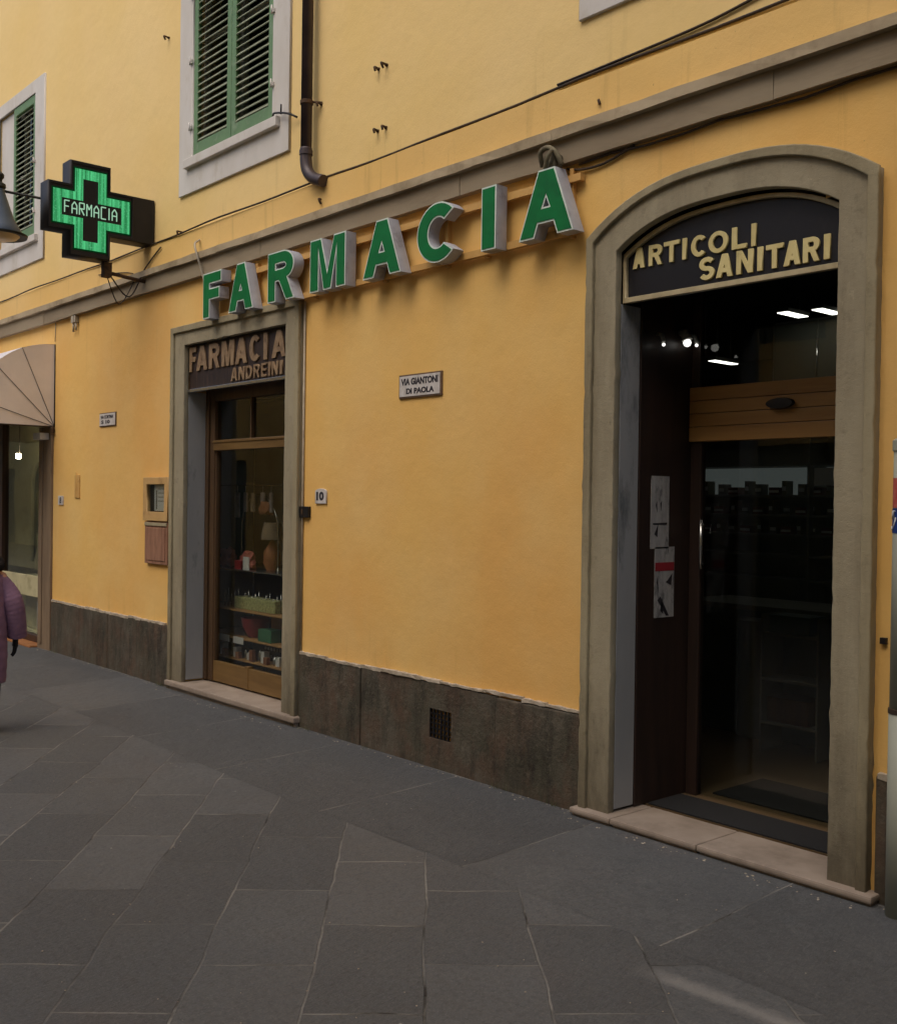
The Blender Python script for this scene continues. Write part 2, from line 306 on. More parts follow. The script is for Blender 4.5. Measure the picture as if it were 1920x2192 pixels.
# ------------------------------------------------------------------ object helpers
W = {}
def props(o, label=None, cat=None, group=None, kind=None):
    if label: o['label'] = label
    if cat: o['category'] = cat
    if group: o['group'] = group
    if kind: o['kind'] = kind
    return o
def thing(name, label, cat, loc=(0, 0, 0), group=None):
    o = bpy.data.objects.new(name, None); COL.objects.link(o); o.location = loc; o.empty_display_size = .1
    W[o] = Vector(loc); return props(o, label, cat, group)
def fin(bm, name, mats, parent=None, smooth=False, **kw):
    me = bpy.data.meshes.new(name)
    bmesh.ops.recalc_face_normals(bm, faces=bm.faces) if kw.pop('recalc', True) else None
    bm.to_mesh(me); bm.free()
    for m in (mats if isinstance(mats, (list, tuple)) else [mats]): me.materials.append(M[m] if isinstance(m, str) else m)
    if smooth:
        me.shade_smooth()
        try: me.set_sharp_from_angle(angle=R(40))
        except Exception: pass
    o = bpy.data.objects.new(name, me); COL.objects.link(o)
    if parent is not None:
        o.parent = parent; o.location = -W[parent]
    W[o] = Vector((0, 0, 0))
    return props(o, **kw) if kw else o
def box(bm, x0, x1, y0, y1, z0, z1, bev=0.0, mi=0, rot=None):
    t = bmesh.new()
    r = bmesh.ops.create_cube(t, size=1)
    for v in t.verts:
        v.co = Vector((x0 + (v.co.x + .5) * (x1 - x0), y0 + (v.co.y + .5) * (y1 - y0), z0 + (v.co.z + .5) * (z1 - z0)))
    if bev > 0:
        bev = min(bev, .45 * min(abs(x1 - x0), abs(y1 - y0), abs(z1 - z0)))
        bmesh.ops.bevel(t, geom=t.edges[:], offset=bev, segments=2, profile=.6, affect='EDGES')
    if rot:
        c, m3 = rot
        for v in t.verts: v.co = Vector(c) + m3 @ (v.co - Vector(c))
    for f in t.faces: f.material_index = mi
    merge(bm, t)
def merge(bm, t):
    me = bpy.data.meshes.new('tmp'); t.to_mesh(me); t.free(); bm.from_mesh(me); bpy.data.meshes.remove(me)
def tube(bm, pts, r, seg=10, cap=True, mi=0):
    pts = [Vector(p) for p in pts]; rs = r if isinstance(r, (list, tuple)) else [r] * len(pts)
    prev = None; rings = []
    for i, p in enumerate(pts):
        d = (pts[min(i + 1, len(pts) - 1)] - pts[max(i - 1, 0)]).normalized()
        if prev is None:
            a = Vector((0, 0, 1)) if abs(d.z) < .9 else Vector((1, 0, 0))
            u = d.cross(a).normalized()
        else: u = (prev - d * prev.dot(d)).normalized()
        prev = u; w = d.cross(u)
        rings.append([bm.verts.new(p + (u * math.cos(2 * math.pi * k / seg) + w * math.sin(2 * math.pi * k / seg)) * rs[i]) for k in range(seg)])
    for a, b in zip(rings, rings[1:]):
        for k in range(seg):
            f = bm.faces.new((a[k], a[(k + 1) % seg], b[(k + 1) % seg], b[k])); f.material_index = mi; f.smooth = True
    if cap:
        for rg in (rings[0], rings[-1]):
            f = bm.faces.new(rg); f.material_index = mi
def lathe(bm, c, prof, seg=32, mi=0, scale=(1, 1), rotz=0):
    rings = []
    for r, z in prof:
        rings.append([bm.verts.new((c[0] + scale[0] * max(r, .0005) * math.cos(2 * math.pi * k / seg), c[1] + scale[1] * max(r, .0005) * math.sin(2 * math.pi * k / seg), c[2] + z)) for k in range(seg)])
    for a, b in zip(rings, rings[1:]):
        for k in range(seg):
            f = bm.faces.new((a[k], a[(k + 1) % seg], b[(k + 1) % seg], b[k])); f.material_index = mi; f.smooth = True
    bm.faces.new(rings[0]); bm.faces.new(rings[-1])
def smooth_path(pts, n=6):
    P = [Vector(p) for p in pts]; out = []
    for i in range(len(P) - 1):
        p0 = P[max(i - 1, 0)]; p1 = P[i]; p2 = P[i + 1]; p3 = P[min(i + 2, len(P) - 1)]
        for k in range(n):
            s = k / n
            out.append(.5 * ((2 * p1) + (p2 - p0) * s + (2 * p0 - 5 * p1 + 4 * p2 - p3) * s * s + (3 * p1 - p0 - 3 * p2 + p3) * s ** 3))
    out.append(P[-1]); return out
def curve_mesh(cu):
    o = bpy.data.objects.new('tmpc', cu); COL.objects.link(o)
    me = bpy.data.meshes.new_from_object(o.evaluated_get(bpy.context.evaluated_depsgraph_get()))
    bpy.data.objects.remove(o); bpy.data.curves.remove(cu); return me
def place2d(bm, me, yf, depth, plane, mi=0):
    t = bmesh.new(); t.from_mesh(me); bpy.data.meshes.remove(me)
    bmesh.ops.remove_doubles(t, verts=t.verts, dist=1e-5)
    for v in t.verts:
        x, y, z = v.co
        if plane == 'xz': v.co = (x, yf + depth / 2 - z, y)     # faces -Y
        else: v.co = (yf - depth / 2 + z, x, y)                 # faces +X
    for f in t.faces: f.material_index = mi
    merge(bm, t)
def shape(bm, loops, yf, depth, bev=0.0, off=0.0, plane='xz', mi=0):
    cu = bpy.data.curves.new('c', 'CURVE'); cu.dimensions = '2D'; cu.fill_mode = 'BOTH'
    cu.extrude = max(depth / 2 - bev, .0001); cu.bevel_depth = bev; cu.bevel_resolution = 1; cu.offset = off - bev
    for lp in loops:
        s = cu.splines.new('POLY'); s.points.add(len(lp) - 1)
        for p, q in zip(s.points, lp): p.co = (q[0], q[1], 0, 1)
        s.use_cyclic_u = True
    place2d(bm, curve_mesh(cu), yf, depth, plane, mi)
def text(bm, txt, x0, x1, z0, z1, yf, depth=.004, plane='xz', bold=0.0, mi=0):
    cu = bpy.data.curves.new('t', 'FONT'); cu.body = txt; cu.size = 1; cu.offset = bold; cu.extrude = .01
    me = curve_mesh(cu)
    xs = [v.co.x for v in me.vertices]; ys = [v.co.y for v in me.vertices]
    a, b, c, d = min(xs), max(xs), min(ys), max(ys)
    for v in me.vertices:
        v.co = (x0 + (v.co.x - a) / (b - a) * (x1 - x0), z0 + (v.co.y - c) / (d - c) * (z1 - z0), math.copysign(depth / 2, v.co.z))
    place2d(bm, me, yf, depth, plane, mi)
def arc(cx, cy, rx, ry, a0, a1, n=16):
    return [(cx + rx * math.cos(R(a0 + (a1 - a0) * i / n)), cy + ry * math.sin(R(a0 + (a1 - a0) * i / n))) for i in range(n + 1)]

# block letters: outlines in a cap height of 1
def glyph(ch, w, t, th=None):
    th = th or t * .85
    if ch == 'I': return [[(0, 0), (w, 0), (w, 1), (0, 1)]]
    if ch == 'F': return [[(0, 0), (t, 0), (t, .4), (w * .9, .4), (w * .9, .4 + th), (t, .4 + th), (t, 1 - th), (w, 1 - th), (w, 1), (0, 1)]]
    if ch == 'E': return [[(0, 0), (w, 0), (w, th), (t, th), (t, .5 - th / 2), (w * .9, .5 - th / 2), (w * .9, .5 + th / 2), (t, .5 + th / 2), (t, 1 - th), (w, 1 - th), (w, 1), (0, 1)]]
    if ch == 'L': return [[(0, 0), (w, 0), (w, th), (t, th), (t, 1), (0, 1)]]
    if ch == 'T': return [[(w / 2 - t / 2, 0), (w / 2 + t / 2, 0), (w / 2 + t / 2, 1 - th), (w, 1 - th), (w, 1), (0, 1), (0, 1 - th), (w / 2 - t / 2, 1 - th)]]
    if ch == 'A':
        ap = t * .55; k = w / 2 - ap; tt = t * 1.08
        f = lambda h: tt + h * k
        h1, h2 = .2, .2 + th * .95; h3 = min((w / 2 - tt) / k - .02, .9)
        out = [(0, 0), (tt, 0), (f(h1), h1), (w - f(h1), h1), (w - tt, 0), (w, 0), (w / 2 + ap, 1), (w / 2 - ap, 1)]
        return [out, [(f(h2), h2), (w / 2, h3), (w - f(h2), h2)]]
    if ch == 'M': return [[(0, 0), (t, 0), (t, .66), (w / 2 - t * .42, 0), (w / 2 + t * .42, 0), (w - t, .66), (w - t, 0), (w, 0), (w, 1), (w - t * 1.25, 1), (w / 2, .36), (t * 1.25, 1), (0, 1)]]
    if ch == 'N': return [[(0, 0), (t, 0), (t, .62), (w - t, 0), (w, 0), (w, 1), (w - t, 1), (w - t, .38), (t, 1), (0, 1)]]
    if ch == 'R':
        bx = w * .56; m = .4
        out = [(0, 0), (t, 0), (t, m), (w * .42, m), (w - t * 1.05, 0), (w, 0), (w * .74, m + .045)] + arc(bx, (1 + m) / 2, w * .97 - bx, (1 - m) / 2, -52, 90, 12) + [(0, 1)]
        return [out, [(t, m + th), (bx, m + th)] + arc(bx, (1 + m) / 2, max(w * .97 - bx - t, .03), (1 - m) / 2 - th, -80, 80, 8) + [(bx, 1 - th), (t, 1 - th)]]
    if ch == 'D':
        bx = w * .4
        return [[(0, 0), (bx, 0)] + arc(bx, .5, w - bx, .5, -85, 85, 14) + [(bx, 1), (0, 1)],
                [(t, th), (bx, th)] + arc(bx, .5, w - bx - t, .5 - th, -80, 80, 12) + [(bx, 1 - th), (t, 1 - th)]]
    if ch == 'O': return [arc(w / 2, .5, w / 2, .5, 0, 350, 35), arc(w / 2, .5, w / 2 - t, .5 - th, 0, 350, 35)]
    if ch == 'C': return [arc(w * .52, .5, w * .52, .5, 42, 318, 30) + arc(w * .52, .5, w * .52 - t, .5 - th, 318 - 6, 42 + 6, 30)]
    if ch == 'S':
        ry = (1 - th) / 4; rx = (w - t) / 2
        c = arc(w / 2, 1 - th / 2 - ry, rx, ry, 25, 270, 20)[:-1] + arc(w / 2, th / 2 + ry, rx, ry, 90, -155, 20)
        l, r = [], []
        for i, p in enumerate(c):
            a = c[max(i - 1, 0)]; b = c[min(i + 1, len(c) - 1)]
            dx, dy = b[0] - a[0], b[1] - a[1]; n = math.hypot(dx, dy)
            l.append((p[0] - dy / n * t / 2, p[1] + dx / n * th / 2)); r.append((p[0] + dy / n * t / 2, p[1] - dx / n * th / 2))
        return [l + r[::-1]]
def letter(bm, ch, x0, x1, z0, z1, yf, depth, t=.26, bev=.0, off=0., mi=0, th=None):
    h = z1 - z0; w = (x1 - x0) / h
    tt = w if ch == 'I' else min(t, w * .4)
    shape(bm, [[(x0 + a * h, z0 + b * h) for a, b in lp] for lp in glyph(ch, w, tt, th)], yf, depth, bev, off, 'xz', mi)

def wall_sheet(bm, x0, x1, z0, z1, y, holes, yb, mi=0, rmi=0):
    xs = sorted({x0, x1} | {h[0] for h in holes} | {h[1] for h in holes}); zs = sorted({z0, z1} | {h[2] for h in holes} | {h[3] for h in holes})
    xs = [x for x in xs if x0 <= x <= x1]; zs = [z for z in zs if z0 <= z <= z1]
    for a, b in zip(xs, xs[1:]):
        for c, d in zip(zs, zs[1:]):
            if any(h[0] <= a and b <= h[1] and h[2] <= c and d <= h[3] for h in holes): continue
            f = bm.faces.new([bm.verts.new(p) for p in ((a, y, c), (b, y, c), (b, y, d), (a, y, d))]); f.material_index = mi
    for h in holes:
        if len(h) > 4: continue
        a, b, c, d = h[:4]; c = max(c, z0); d = min(d, z1)
        for q in (((a, c), (a, d)), ((b, c), (b, d)), ((a, d), (b, d)), ((a, c), (b, c))):
            f = bm.faces.new([bm.verts.new(p) for p in ((q[0][0], y, q[0][1]), (q[1][0], y, q[1][1]), (q[1][0], yb, q[1][1]), (q[0][0], yb, q[0][1]))]); f.material_index = rmi
def rough_bar(bm, x0, x1, y0, y1, z0, z1, step=.35, jz=.004, jy=.003, mi=0, cuts=()):
    """a long horizontal bar with slightly wavy arrises"""
    n = max(2, int((x1 - x0) / step)); rings = []
    for i in range(n + 1):
        x = x0 + (x1 - x0) * i / n
        j = lambda s: random.uniform(-s, s)
        rings.append([bm.verts.new(p) for p in ((x, y0 + j(jy), z0 + j(jz)), (x, y1, z0 + j(jz)), (x, y1, z1 + j(jz)), (x, y0 + j(jy), z1 + j(jz)))])
    for a, b in zip(rings, rings[1:]):
        for k in range(4): bm.faces.new((a[k], a[(k + 1) % 4], b[(k + 1) % 4], b[k])).material_index = mi
    bm.faces.new(rings[0]).material_index = mi; bm.faces.new(rings[-1]).material_index = mi

# ------------------------------------------------------------------ ground
bm = bmesh.new()
g = [bm.verts.new(p) for p in ((-200, -200, 0), (200, -200, 0), (200, 200, 0), (-200, 200, 0))]; bm.faces.new(g)
fin(bm, 'street', 'paving', kind='structure', label='grey flagstone street laid diagonally to the facade')
bm = bmesh.new()
n = 90; rows = []
for i in range(n + 1):
    x = -32 + 42 * i / n
    rows.append((bm.verts.new((x, .3, .042)), bm.verts.new((x, -.1, .036)), bm.verts.new((x, -.45, .022)), bm.verts.new((x, -.8, .009)), bm.verts.new((x, -1.15 + .02 * math.sin(x * 1.3), .0012))))
for a, b in zip(rows, rows[1:]):
    for k in range(4): bm.faces.new((a[k], b[k], b[k + 1], a[k + 1])).smooth = True
fin(bm, 'pavement', 'strip', kind='structure', label='border of large grey flagstones along the facade', recalc=True)

# ------------------------------------------------------------------ the facade building
bld = thing('yellow_building', 'ochre plastered street building with grey cornice, dark stone plinth and two pharmacy doorways', 'building', (-7, .3, 0))
LD = (-9.45, -7.60, 0, 3.42)     # left doorway hole (behind its trim)
RD = (-4.14, -2.66, 0, 3.40)     # right doorway hole
SH = (-16.6, -13.08, 0, 3.2)     # far left shop hole
stairs = []
for i in range(14):
    xa = -4.09 + 1.40 * i / 14; xb = xa + .1; q = max(abs((xa + 3.39) / .7), abs((xb + 3.39) / .7)); stairs.append((xa, xb, 3.30, 3.41 + .165 * (1 - min(1, q) ** 2.7)))
stairs = [(round(a, 3), round(b, 3), c, round(d, 3), 0) for a, b, c, d in stairs]
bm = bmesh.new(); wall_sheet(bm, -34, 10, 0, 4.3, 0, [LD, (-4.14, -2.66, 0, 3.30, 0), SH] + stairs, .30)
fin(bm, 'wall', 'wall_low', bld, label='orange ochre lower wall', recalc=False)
WM = (-9.33, -7.90, 5.1, 7.35); WL = (-14.75, -13.42, 5.1, 6.86); WR = (-4.15, -2.70, 5.1, 7.35)
wr2 = [(-19.2, -17.9, 5.1, 6.86)]
bm = bmesh.new(); wall_sheet(bm, -34, 10, 4.3, 12.6, 0, [WM, WL, WR] + wr2, .28)
fin(bm, 'wall', 'wall_up', bld, label='paler ochre upper wall', recalc=False)
bm = bmesh.new(); rough_bar(bm, -34, 10, -.035, .02, 4.16, 4.415, .5, .003, .002)
fin(bm, 'string_course', 'band', bld)
bm = bmesh.new()
x = -34.0
while x < 10:
    x2 = min(x + random.uniform(1.9, 2.6), 10); rough_bar(bm, x + .002, x2 - .002, -.055 + random.uniform(-.003, .003), .01, 3.955, 4.105, .3, .0035, .003); x = x2
o = fin(bm, 'cornice', 'cornice', bld)
bm = bmesh.new(); x = -34.0
while x < 10:
    x2 = min(x + random.uniform(1.5, 2.8), 10); rough_bar(bm, x + .0015, x2 - .0015, -.095, -.012, 4.107 + random.uniform(-.003, .003), 4.165, .22, .004, .004); x = x2
lip = fin(bm, 'cornice_lip', 'cornice_lip', o)
# roof eaves and rear of the building
bm = bmesh.new(); box(bm, -34.2, 10.2, -.55, 9, 12.6, 12.75, .01); box(bm, -34, 10, 8.8, 9, 0, 12.59)
box(bm, -34, -33.9, .31, 8.79, 0, 12.59); box(bm, 9.9, 10, .31, 8.79, 0, 12.59)
fin(bm, 'roof', 'opp_wall', bld)
# plinth of upright slabs
def plinth(x0, x1, cuts=()):
    bm = bmesh.new()
    _pl(bm, x0, x1, cuts); fin(bm, 'plinth', 'plinth', bld)
def _pl(bm, x0, x1, cuts):
    x = x0
    while x < x1 - .01:
        x2 = x + random.uniform(.62, .95)
        if x1 - x2 < .3: x2 = x1
        skip = [c for c in cuts if c[0] > x and c[0] < x2]
        top = .632 + random.uniform(-.014, .014); yf = -.026 + random.uniform(-.009, .006)
        n = 5
        if skip:
            c = skip[0]
            for (a, b, z0, z1) in ((x, c[0], -.02, top), (c[1], x2, -.02, top), (c[0], c[1], -.02, c[2]), (c[0], c[1], c[3], top)):
                box(bm, a, b, yf, .01, z0, z1)
        else:
            box(bm, x + .005, x2 - .005, yf, .01, -.02, top, .010)
        x = x2
plinth(-12.76, -9.665); plinth(-7.395, -4.31, [(-5.72, -5.49, .245, .45)]); plinth(-2.475, 10); plinth(-34, -16.8)
for a, b in ((-12.74, -9.68), (-7.38, -4.33), (-2.46, 9)):
    bm = bmesh.new(); x = a
    while x < b - .1:
        x2 = min(b, x + random.uniform(.15, .5))
        if True:
            z = .646 + random.uniform(-.005, .006)
            rough_bar(bm, x, x2, -.024 - random.uniform(0, .008), .005, z - random.uniform(.010, .022), z + random.uniform(.003, .009), .04, .004, .003)
        x = x2
    fin(bm, 'mortar_line', 'mortar', bld)
bm = bmesh.new()
box(bm, -5.72, -5.49, .03, .05, .24, .455, mi=1)
for x in [-5.72 + .23 * i / 6 for i in range(7)]: box(bm, x - .006, x + .006, -.022, -.01, .245, .45)
for z in [.245 + .205 * i / 6 for i in range(7)]: box(bm, -5.72, -5.49, -.0195, -.008, z - .005, z + .005)
fin(bm, 'vent_grille', ['black_metal', 'dark'], bld)

# --- door surrounds (flat trim with raised outer rim)
def jagged(pts, step=.05, j=.0018, chips=()):
    rnd = random.Random(len(pts) * 7 + int(abs(pts[0][0]) * 100)); out = []
    n = len(pts)
    for i in range(n):
        a, b = pts[i], pts[(i + 1) % n]; l = math.hypot(b[0] - a[0], b[1] - a[1]); k = max(1, int(l / step)); nx, ny = -(b[1] - a[1]) / l, (b[0] - a[0]) / l
        out.append(a)
        for q in range(1, k):
            s_ = q / k; d = rnd.uniform(-j, j)
            if rnd.random() < .05: d = rnd.choice((-1, 1)) * rnd.uniform(.003, .007)
            out.append((a[0] + (b[0] - a[0]) * s_ + nx * d, a[1] + (b[1] - a[1]) * s_ + ny * d))
    return out
def seg_arch(x0, x1, zs0, zs1, rise, n=24):
    pts = []
    for i in range(n + 1):
        s = i / n; x = x0 + (x1 - x0) * s
        pts.append((x, zs0 + (zs1 - zs0) * s + rise * (1 - abs(2 * s - 1) ** 2.7)))
    return pts
# left doorway
bm = bmesh.new()
shape(bm, [jagged([(-9.655, .03), (-9.41, .03), (-9.41, 3.345), (-7.63, 3.345), (-7.63, .03), (-7.405, .03), (-7.405, 3.52), (-9.655, 3.52)])], -.035, .05, .005)
d1 = fin(bm, 'door_surround', 'stone', bld)
bm = bmesh.new()
shape(bm, [jagged([(-9.66, .03), (-9.60, .03), (-9.60, 3.47), (-7.46, 3.47), (-7.46, .03), (-7.40, .03), (-7.40, 3.53), (-9.66, 3.53)])], -.058, .03, .006)
fin(bm, 'outer_moulding', 'stone_rim', d1)
bm = bmesh.new()   # painted reveals inside the opening
box(bm, -9.449, -9.41, .016, .20, .14, 2.905, .003); box(bm, -7.63, -7.601, .016, .20, .14, 2.905, .003)
box(bm, -9.41, -7.63, .05, .20, 2.93, 3.40, .002)
fin(bm, 'reveal', 'reveal', d1)
bm = bmesh.new()
box(bm, -9.66, -7.36, -.085, .295, .07, .12, .012); box(bm, -9.64, -7.38, -.055, .29, .0, .069, .004)
fin(bm, 'door_sill', 'sill', d1)
# right doorway
bm = bmesh.new()
oi = seg_arch(-4.295, -2.495, 3.455, 3.49, .245); ii = seg_arch(-4.085, -2.70, 3.36, 3.375, .165)
shape(bm, [jagged([(-4.295, .03)] + oi + [(-2.495, .03), (-2.70, .03)] + ii[::-1] + [(-4.085, .03)])], -.04, .055, .006)
d2 = fin(bm, 'door_surround', 'stone', bld)
bm = bmesh.new()
oo = seg_arch(-4.30, -2.49, 3.46, 3.495, .25); oj = seg_arch(-4.245, -2.545, 3.43, 3.455, .235)
shape(bm, [jagged([(-4.30, .03)] + oo + [(-2.49, .03), (-2.545, .03)] + oj[::-1] + [(-4.245, .03)])], -.064, .03, .007)
fin(bm, 'outer_moulding', 'stone_rim', d2)
bm = bmesh.new()
box(bm, -4.139, -4.085, .016, .19, .10, 3.06, .004); box(bm, -2.70, -2.661, .016, .19, .10, 3.06, .004)
fin(bm, 'reveal', 'reveal', d2)
bm = bmesh.new()
for a, b in ((-4.33, -4.02), (-4.017, -3.42), (-3.417, -2.44)): (box(bm, a, b, -.105, .29, .05, .085, .012), box(bm, a + .01, b - .01, -.085, .28, .0, .049, .004))
fin(bm, 'door_sill', 'sill', d2)
# vestibule of right doorway
bm = bmesh.new()
box(bm, -4.16, -4.075, .192, .74, .09, 3.6, .003); 
fin(bm, 'side_panel', 'wood_black', d2)
bm = bmesh.new()
box(bm, -2.69, -2.64, .192, .74, .09, 3.6, .003)
fin(bm, 'side_panel', 'wood_black', d2)
bm = bmesh.new(); box(bm, -4.15, -2.65, .2, .74, 3.56, 3.62)
fin(bm, 'head_panel', 'wood_black', d2)
bm = bmesh.new()
for i, (z0, z1) in enumerate(((2.285, 2.375), (2.378, 2.455), (2.458, 2.535), (2.538, 2.62))): box(bm, -4.07, -2.70, .66, .72, z0, z1, .004)
tb = fin(bm, 'transom_beam', 'wood', d2)
bm = bmesh.new()
lathe(bm, (0, 0, 0), [(0, -.03), (.06, -.028), (.09, -.012), (.1, 0), (.09, .02), (.0, .022)], 28)
for v in bm.verts: v.co = Vector((-3.42 + v.co.x * .95, .655 - (v.co.z + .02) * .9, 2.485 + v.co.y * .33))
fin(bm, 'door_sensor', 'black_metal', tb, True)
bm = bmesh.new()
box(bm, -4.07, -3.99, .68, .73, .09, 2.284, .004); box(bm, -2.76, -2.70, .68, .73, .09, 2.284, .004)
box(bm, -4.07, -4.01, .68, .73, 2.621, 3.55, .003)
dfr = fin(bm, 'door_frame', 'wood_black', d2)
bm = bmesh.new(); box(bm, -4.01, -2.70, .702, .704, 2.621, 3.55); box(bm, -3.99, -2.76, .702, .704, .10, 2.284)
fin(bm, 'pane', 'glass', dfr)
bm = bmesh.new(); tube(bm, [(-3.965, .655, 1.50), (-3.965, .655, 1.80)], .011, 10); tube(bm, [(-3.965, .655, 1.53), (-3.965, .685, 1.53)], .007); tube(bm, [(-3.965, .655, 1.77), (-3.965, .685, 1.77)], .007)
fin(bm, 'door_handle', 'chrome', dfr)
# far-left shop front
bm = bmesh.new(); box(bm, -13.17, -12.77, -.03, .012, 0, 2.72, .01); box(bm, -13.11, -13.02, -.045, -.029, .1, 2.7, .006)
sf = fin(bm, 'shop_front', 'pilaster', bld)
bm = bmesh.new()
box(bm, -13.25, -13.09, .05, .14, .12, 3.15, .005); box(bm, -14.86, -14.70, .05, .14, .12, 3.15, .005); box(bm, -16.58, -16.45, .05, .14, .12, 3.15, .005)
box(bm, -16.58, -13.09, .05, .14, 0.06, .14, .005); box(bm, -16.58, -13.09, .05, .14, 2.95, 3.19, .005)
fin(bm, 'window_frame', 'wood_dark', sf)
bm = bmesh.new(); box(bm, -14.70, -13.25, .09, .096, .14, 2.95); box(bm, -16.45, -14.86, .09, .096, .14, 2.95)
fin(bm, 'pane', 'glass', sf)
bm = bmesh.new(); box(bm, -14.69, -13.26, .055, .088, .62, .88, .008); box(bm, -16.44, -14.87, .055, .088, .62, .88, .008)
fin(bm, 'cream_rail', 'cream_board', sf)
bm = bmesh.new(); box(bm, -16.6, -13.17, -.12, .2, -.02, .058, .008)
fin(bm, 'door_step', 'terracotta', sf)
bm = bmesh.new()
box(bm, -16.58, -13.09, 1.1, 1.15, 0, 3.2); box(bm, -16.58, -13.09, .16, 1.1, .02, .14); box(bm, -16.6, -16.56, .16, 1.1, .14, 3.2); box(bm, -13.1, -13.06, .16, 1.1, .14, 3.2); box(bm, -16.58, -13.09, .16, 1.1, 3.16, 3.2)
fin(bm, 'shop_window_interior', 'cream_board', sf)

# left shop door frame & glazing
bm = bmesh.new()
box(bm, -9.41, -9.355, .20, .30, .135, 2.93, .004); box(bm, -9.345, -9.26, .215, .285, .135, 2.93, .006); box(bm, -7.66, -7.60, .20, .30, .135, 2.93, .004)
box(bm, -9.26, -7.66, .215, .285, 2.82, 2.93, .005); 
lf = fin(bm, 'door_frame', 'bronze_dark', d1)
bm = bmesh.new(); box(bm, -9.26, -7.66, .20, .29, 2.345, 2.445, .006); box(bm, -9.26, -7.66, .19, .2, 2.42, 2.435, .002)
fin(bm, 'transom_bar', 'bronze', lf)
bm = bmesh.new(); box(bm, -8.66, -8.60, .22, .28, .135, .345, .003) ; box(bm, -9.26, -7.66, .225, .275, .137, .33, .004)
fin(bm, 'kick_panel', 'bronze', lf)
bm = bmesh.new(); box(bm, -9.26, -9.235, .225, .275, .33, 2.345, .003); box(bm, -7.70, -7.66, .225, .275, .33, 2.345, .003); box(bm, -8.62, -8.60, .225, .27, 2.446, 2.82, .002)
fin(bm, 'glazing_bead', 'bronze_dark', lf)
bm = bmesh.new(); box(bm, -9.26, -7.66, .25, .256, .33, 2.345); box(bm, -9.26, -7.66, .25, .256, 2.446, 2.82)
fin(bm, 'pane', 'glass', lf)

# ---- windows
def shutter_leaf(bm, x0, x1, z0, z1, y=-.012, arch=0):
    fw = .075
    box(bm, x0, x0 + fw, y, y + .04, z0, z1, .004); box(bm, x1 - fw, x1, y, y + .04, z0, z1, .004)
    box(bm, x0 + fw, x1 - fw, y + .001, y + .039, z0, z0 + .13, .004); box(bm, x0 + fw, x1 - fw, y + .001, y + .039, z1 - .1, z1, .004)
    n = int((z1 - z0 - .23) / .064); 
    for i in range(n):
        z = z0 + .13 + (i + .5) * (z1 - z0 - .23) / n
        c = (0, y + .02, z); jit = random.uniform(-.05, .05)
        box(bm, x0 + fw, x1 - fw, y - .012, y + .052, z - .004, z + .004, 0, 1, (c, Matrix.Rotation(R(48) + jit, 3, 'X')))
def window(x0, x1, z0, z1, ox0, ox1, oz0, oz1, leaves, label, sill=True):
    """opening x0..x1/z0..z1 inside a white surround ox0..ox1/oz0..oz1"""
    bm = bmesh.new()
    shape(bm, [[(ox0, oz0), (ox1, oz0), (ox1, oz1), (ox0, oz1)], [(x0, z0 + .0), (x0, z1), (x1, z1), (x1, z0 + .0)]], -.025, .04, .005)
    s = fin(bm, 'window', 'frame_white', bld); s['label'] = label
    bm = bmesh.new(); box(bm, x0 - .09, x1 + .13, -.07, .02, z0 - .085, z0 - .001, .006)
    fin(bm, 'sill', 'frame_white', s)
    for a, b in leaves:
        bm = bmesh.new(); shutter_leaf(bm, a, b, z0 + .012, z1 - .006)
        sh = fin(bm, 'shutter', ['shutter', 'louver'], s)
    for xx in (x0 - .012, x1 + .012):
        for z in [z0 + .28 + .62 * k for k in range(int((z1 - z0) / .62))]:
            bm = bmesh.new(); box(bm, xx - .022, xx + .022, -.042, -.024, z, z + .035, .003); tube(bm, [(xx, -.046, z - .015), (xx, -.046, z + .06)], .008, 8)
            fin(bm, 'hinge', 'frame_white', s)
    bm = bmesh.new()   # casement behind
    box(bm, x0, x0 + .07, .10, .14, z0, z1); box(bm, x1 - .07, x1, .10, .14, z0, z1); mx = (x0 + x1) / 2
    box(bm, mx - .05, mx + .05, .10, .14, z0, z1); box(bm, x0 + .07, x1 - .07, .10, .14, z0, z0 + .08); box(bm, x0 + .07, x1 - .07, .101, .139, (z0 + z1) / 2, (z0 + z1) / 2 + .05); box(bm, x0 + .07, x1 - .07, .10, .14, z1 - .08, z1)
    fin(bm, 'casement', 'frame_white', s)
    bm = bmesh.new(); box(bm, x0, x1, .118, .122, z0, z1)
    fin(bm, 'pane', 'glass', s)
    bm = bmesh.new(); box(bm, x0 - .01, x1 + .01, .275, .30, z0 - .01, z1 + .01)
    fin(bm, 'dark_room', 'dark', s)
    return s
wm = window(-9.33, -7.90, 5.1, 7.35, -9.585, -7.635, 4.785, 7.6, [(-9.32, -8.618), (-8.612, -7.91)], 'white framed window with both green louvred shutters closed')
wl = window(-14.75, -13.42, 5.1, 6.86, -15.0, -13.12, 4.78, 7.02, [(-14.2, -13.43)], 'white framed window with one green louvred shutter closed and one open')
wrr = window(-4.15, -2.70, 5.1, 7.35, -4.42, -2.42, 4.80, 7.6, [(-4.14, -3.43), (-3.42, -2.71)], 'white framed window above the arched doorway')
bm = bmesh.new()
box(bm, -14.74, -14.24, .02, .05, 5.11, 6.85, .004)
fin(bm, 'casement', 'frame_white', wl, label='white casement left open beside the shutter')
bm = bmesh.new(); t_ = bmesh.new(); t_.free()
shutter_leaf(bm, -15.5, -14.78, 5.11, 6.85, -.07)
fin(bm, 'shutter', ['shutter', 'louver'], wl, label='green shutter folded back against the wall')

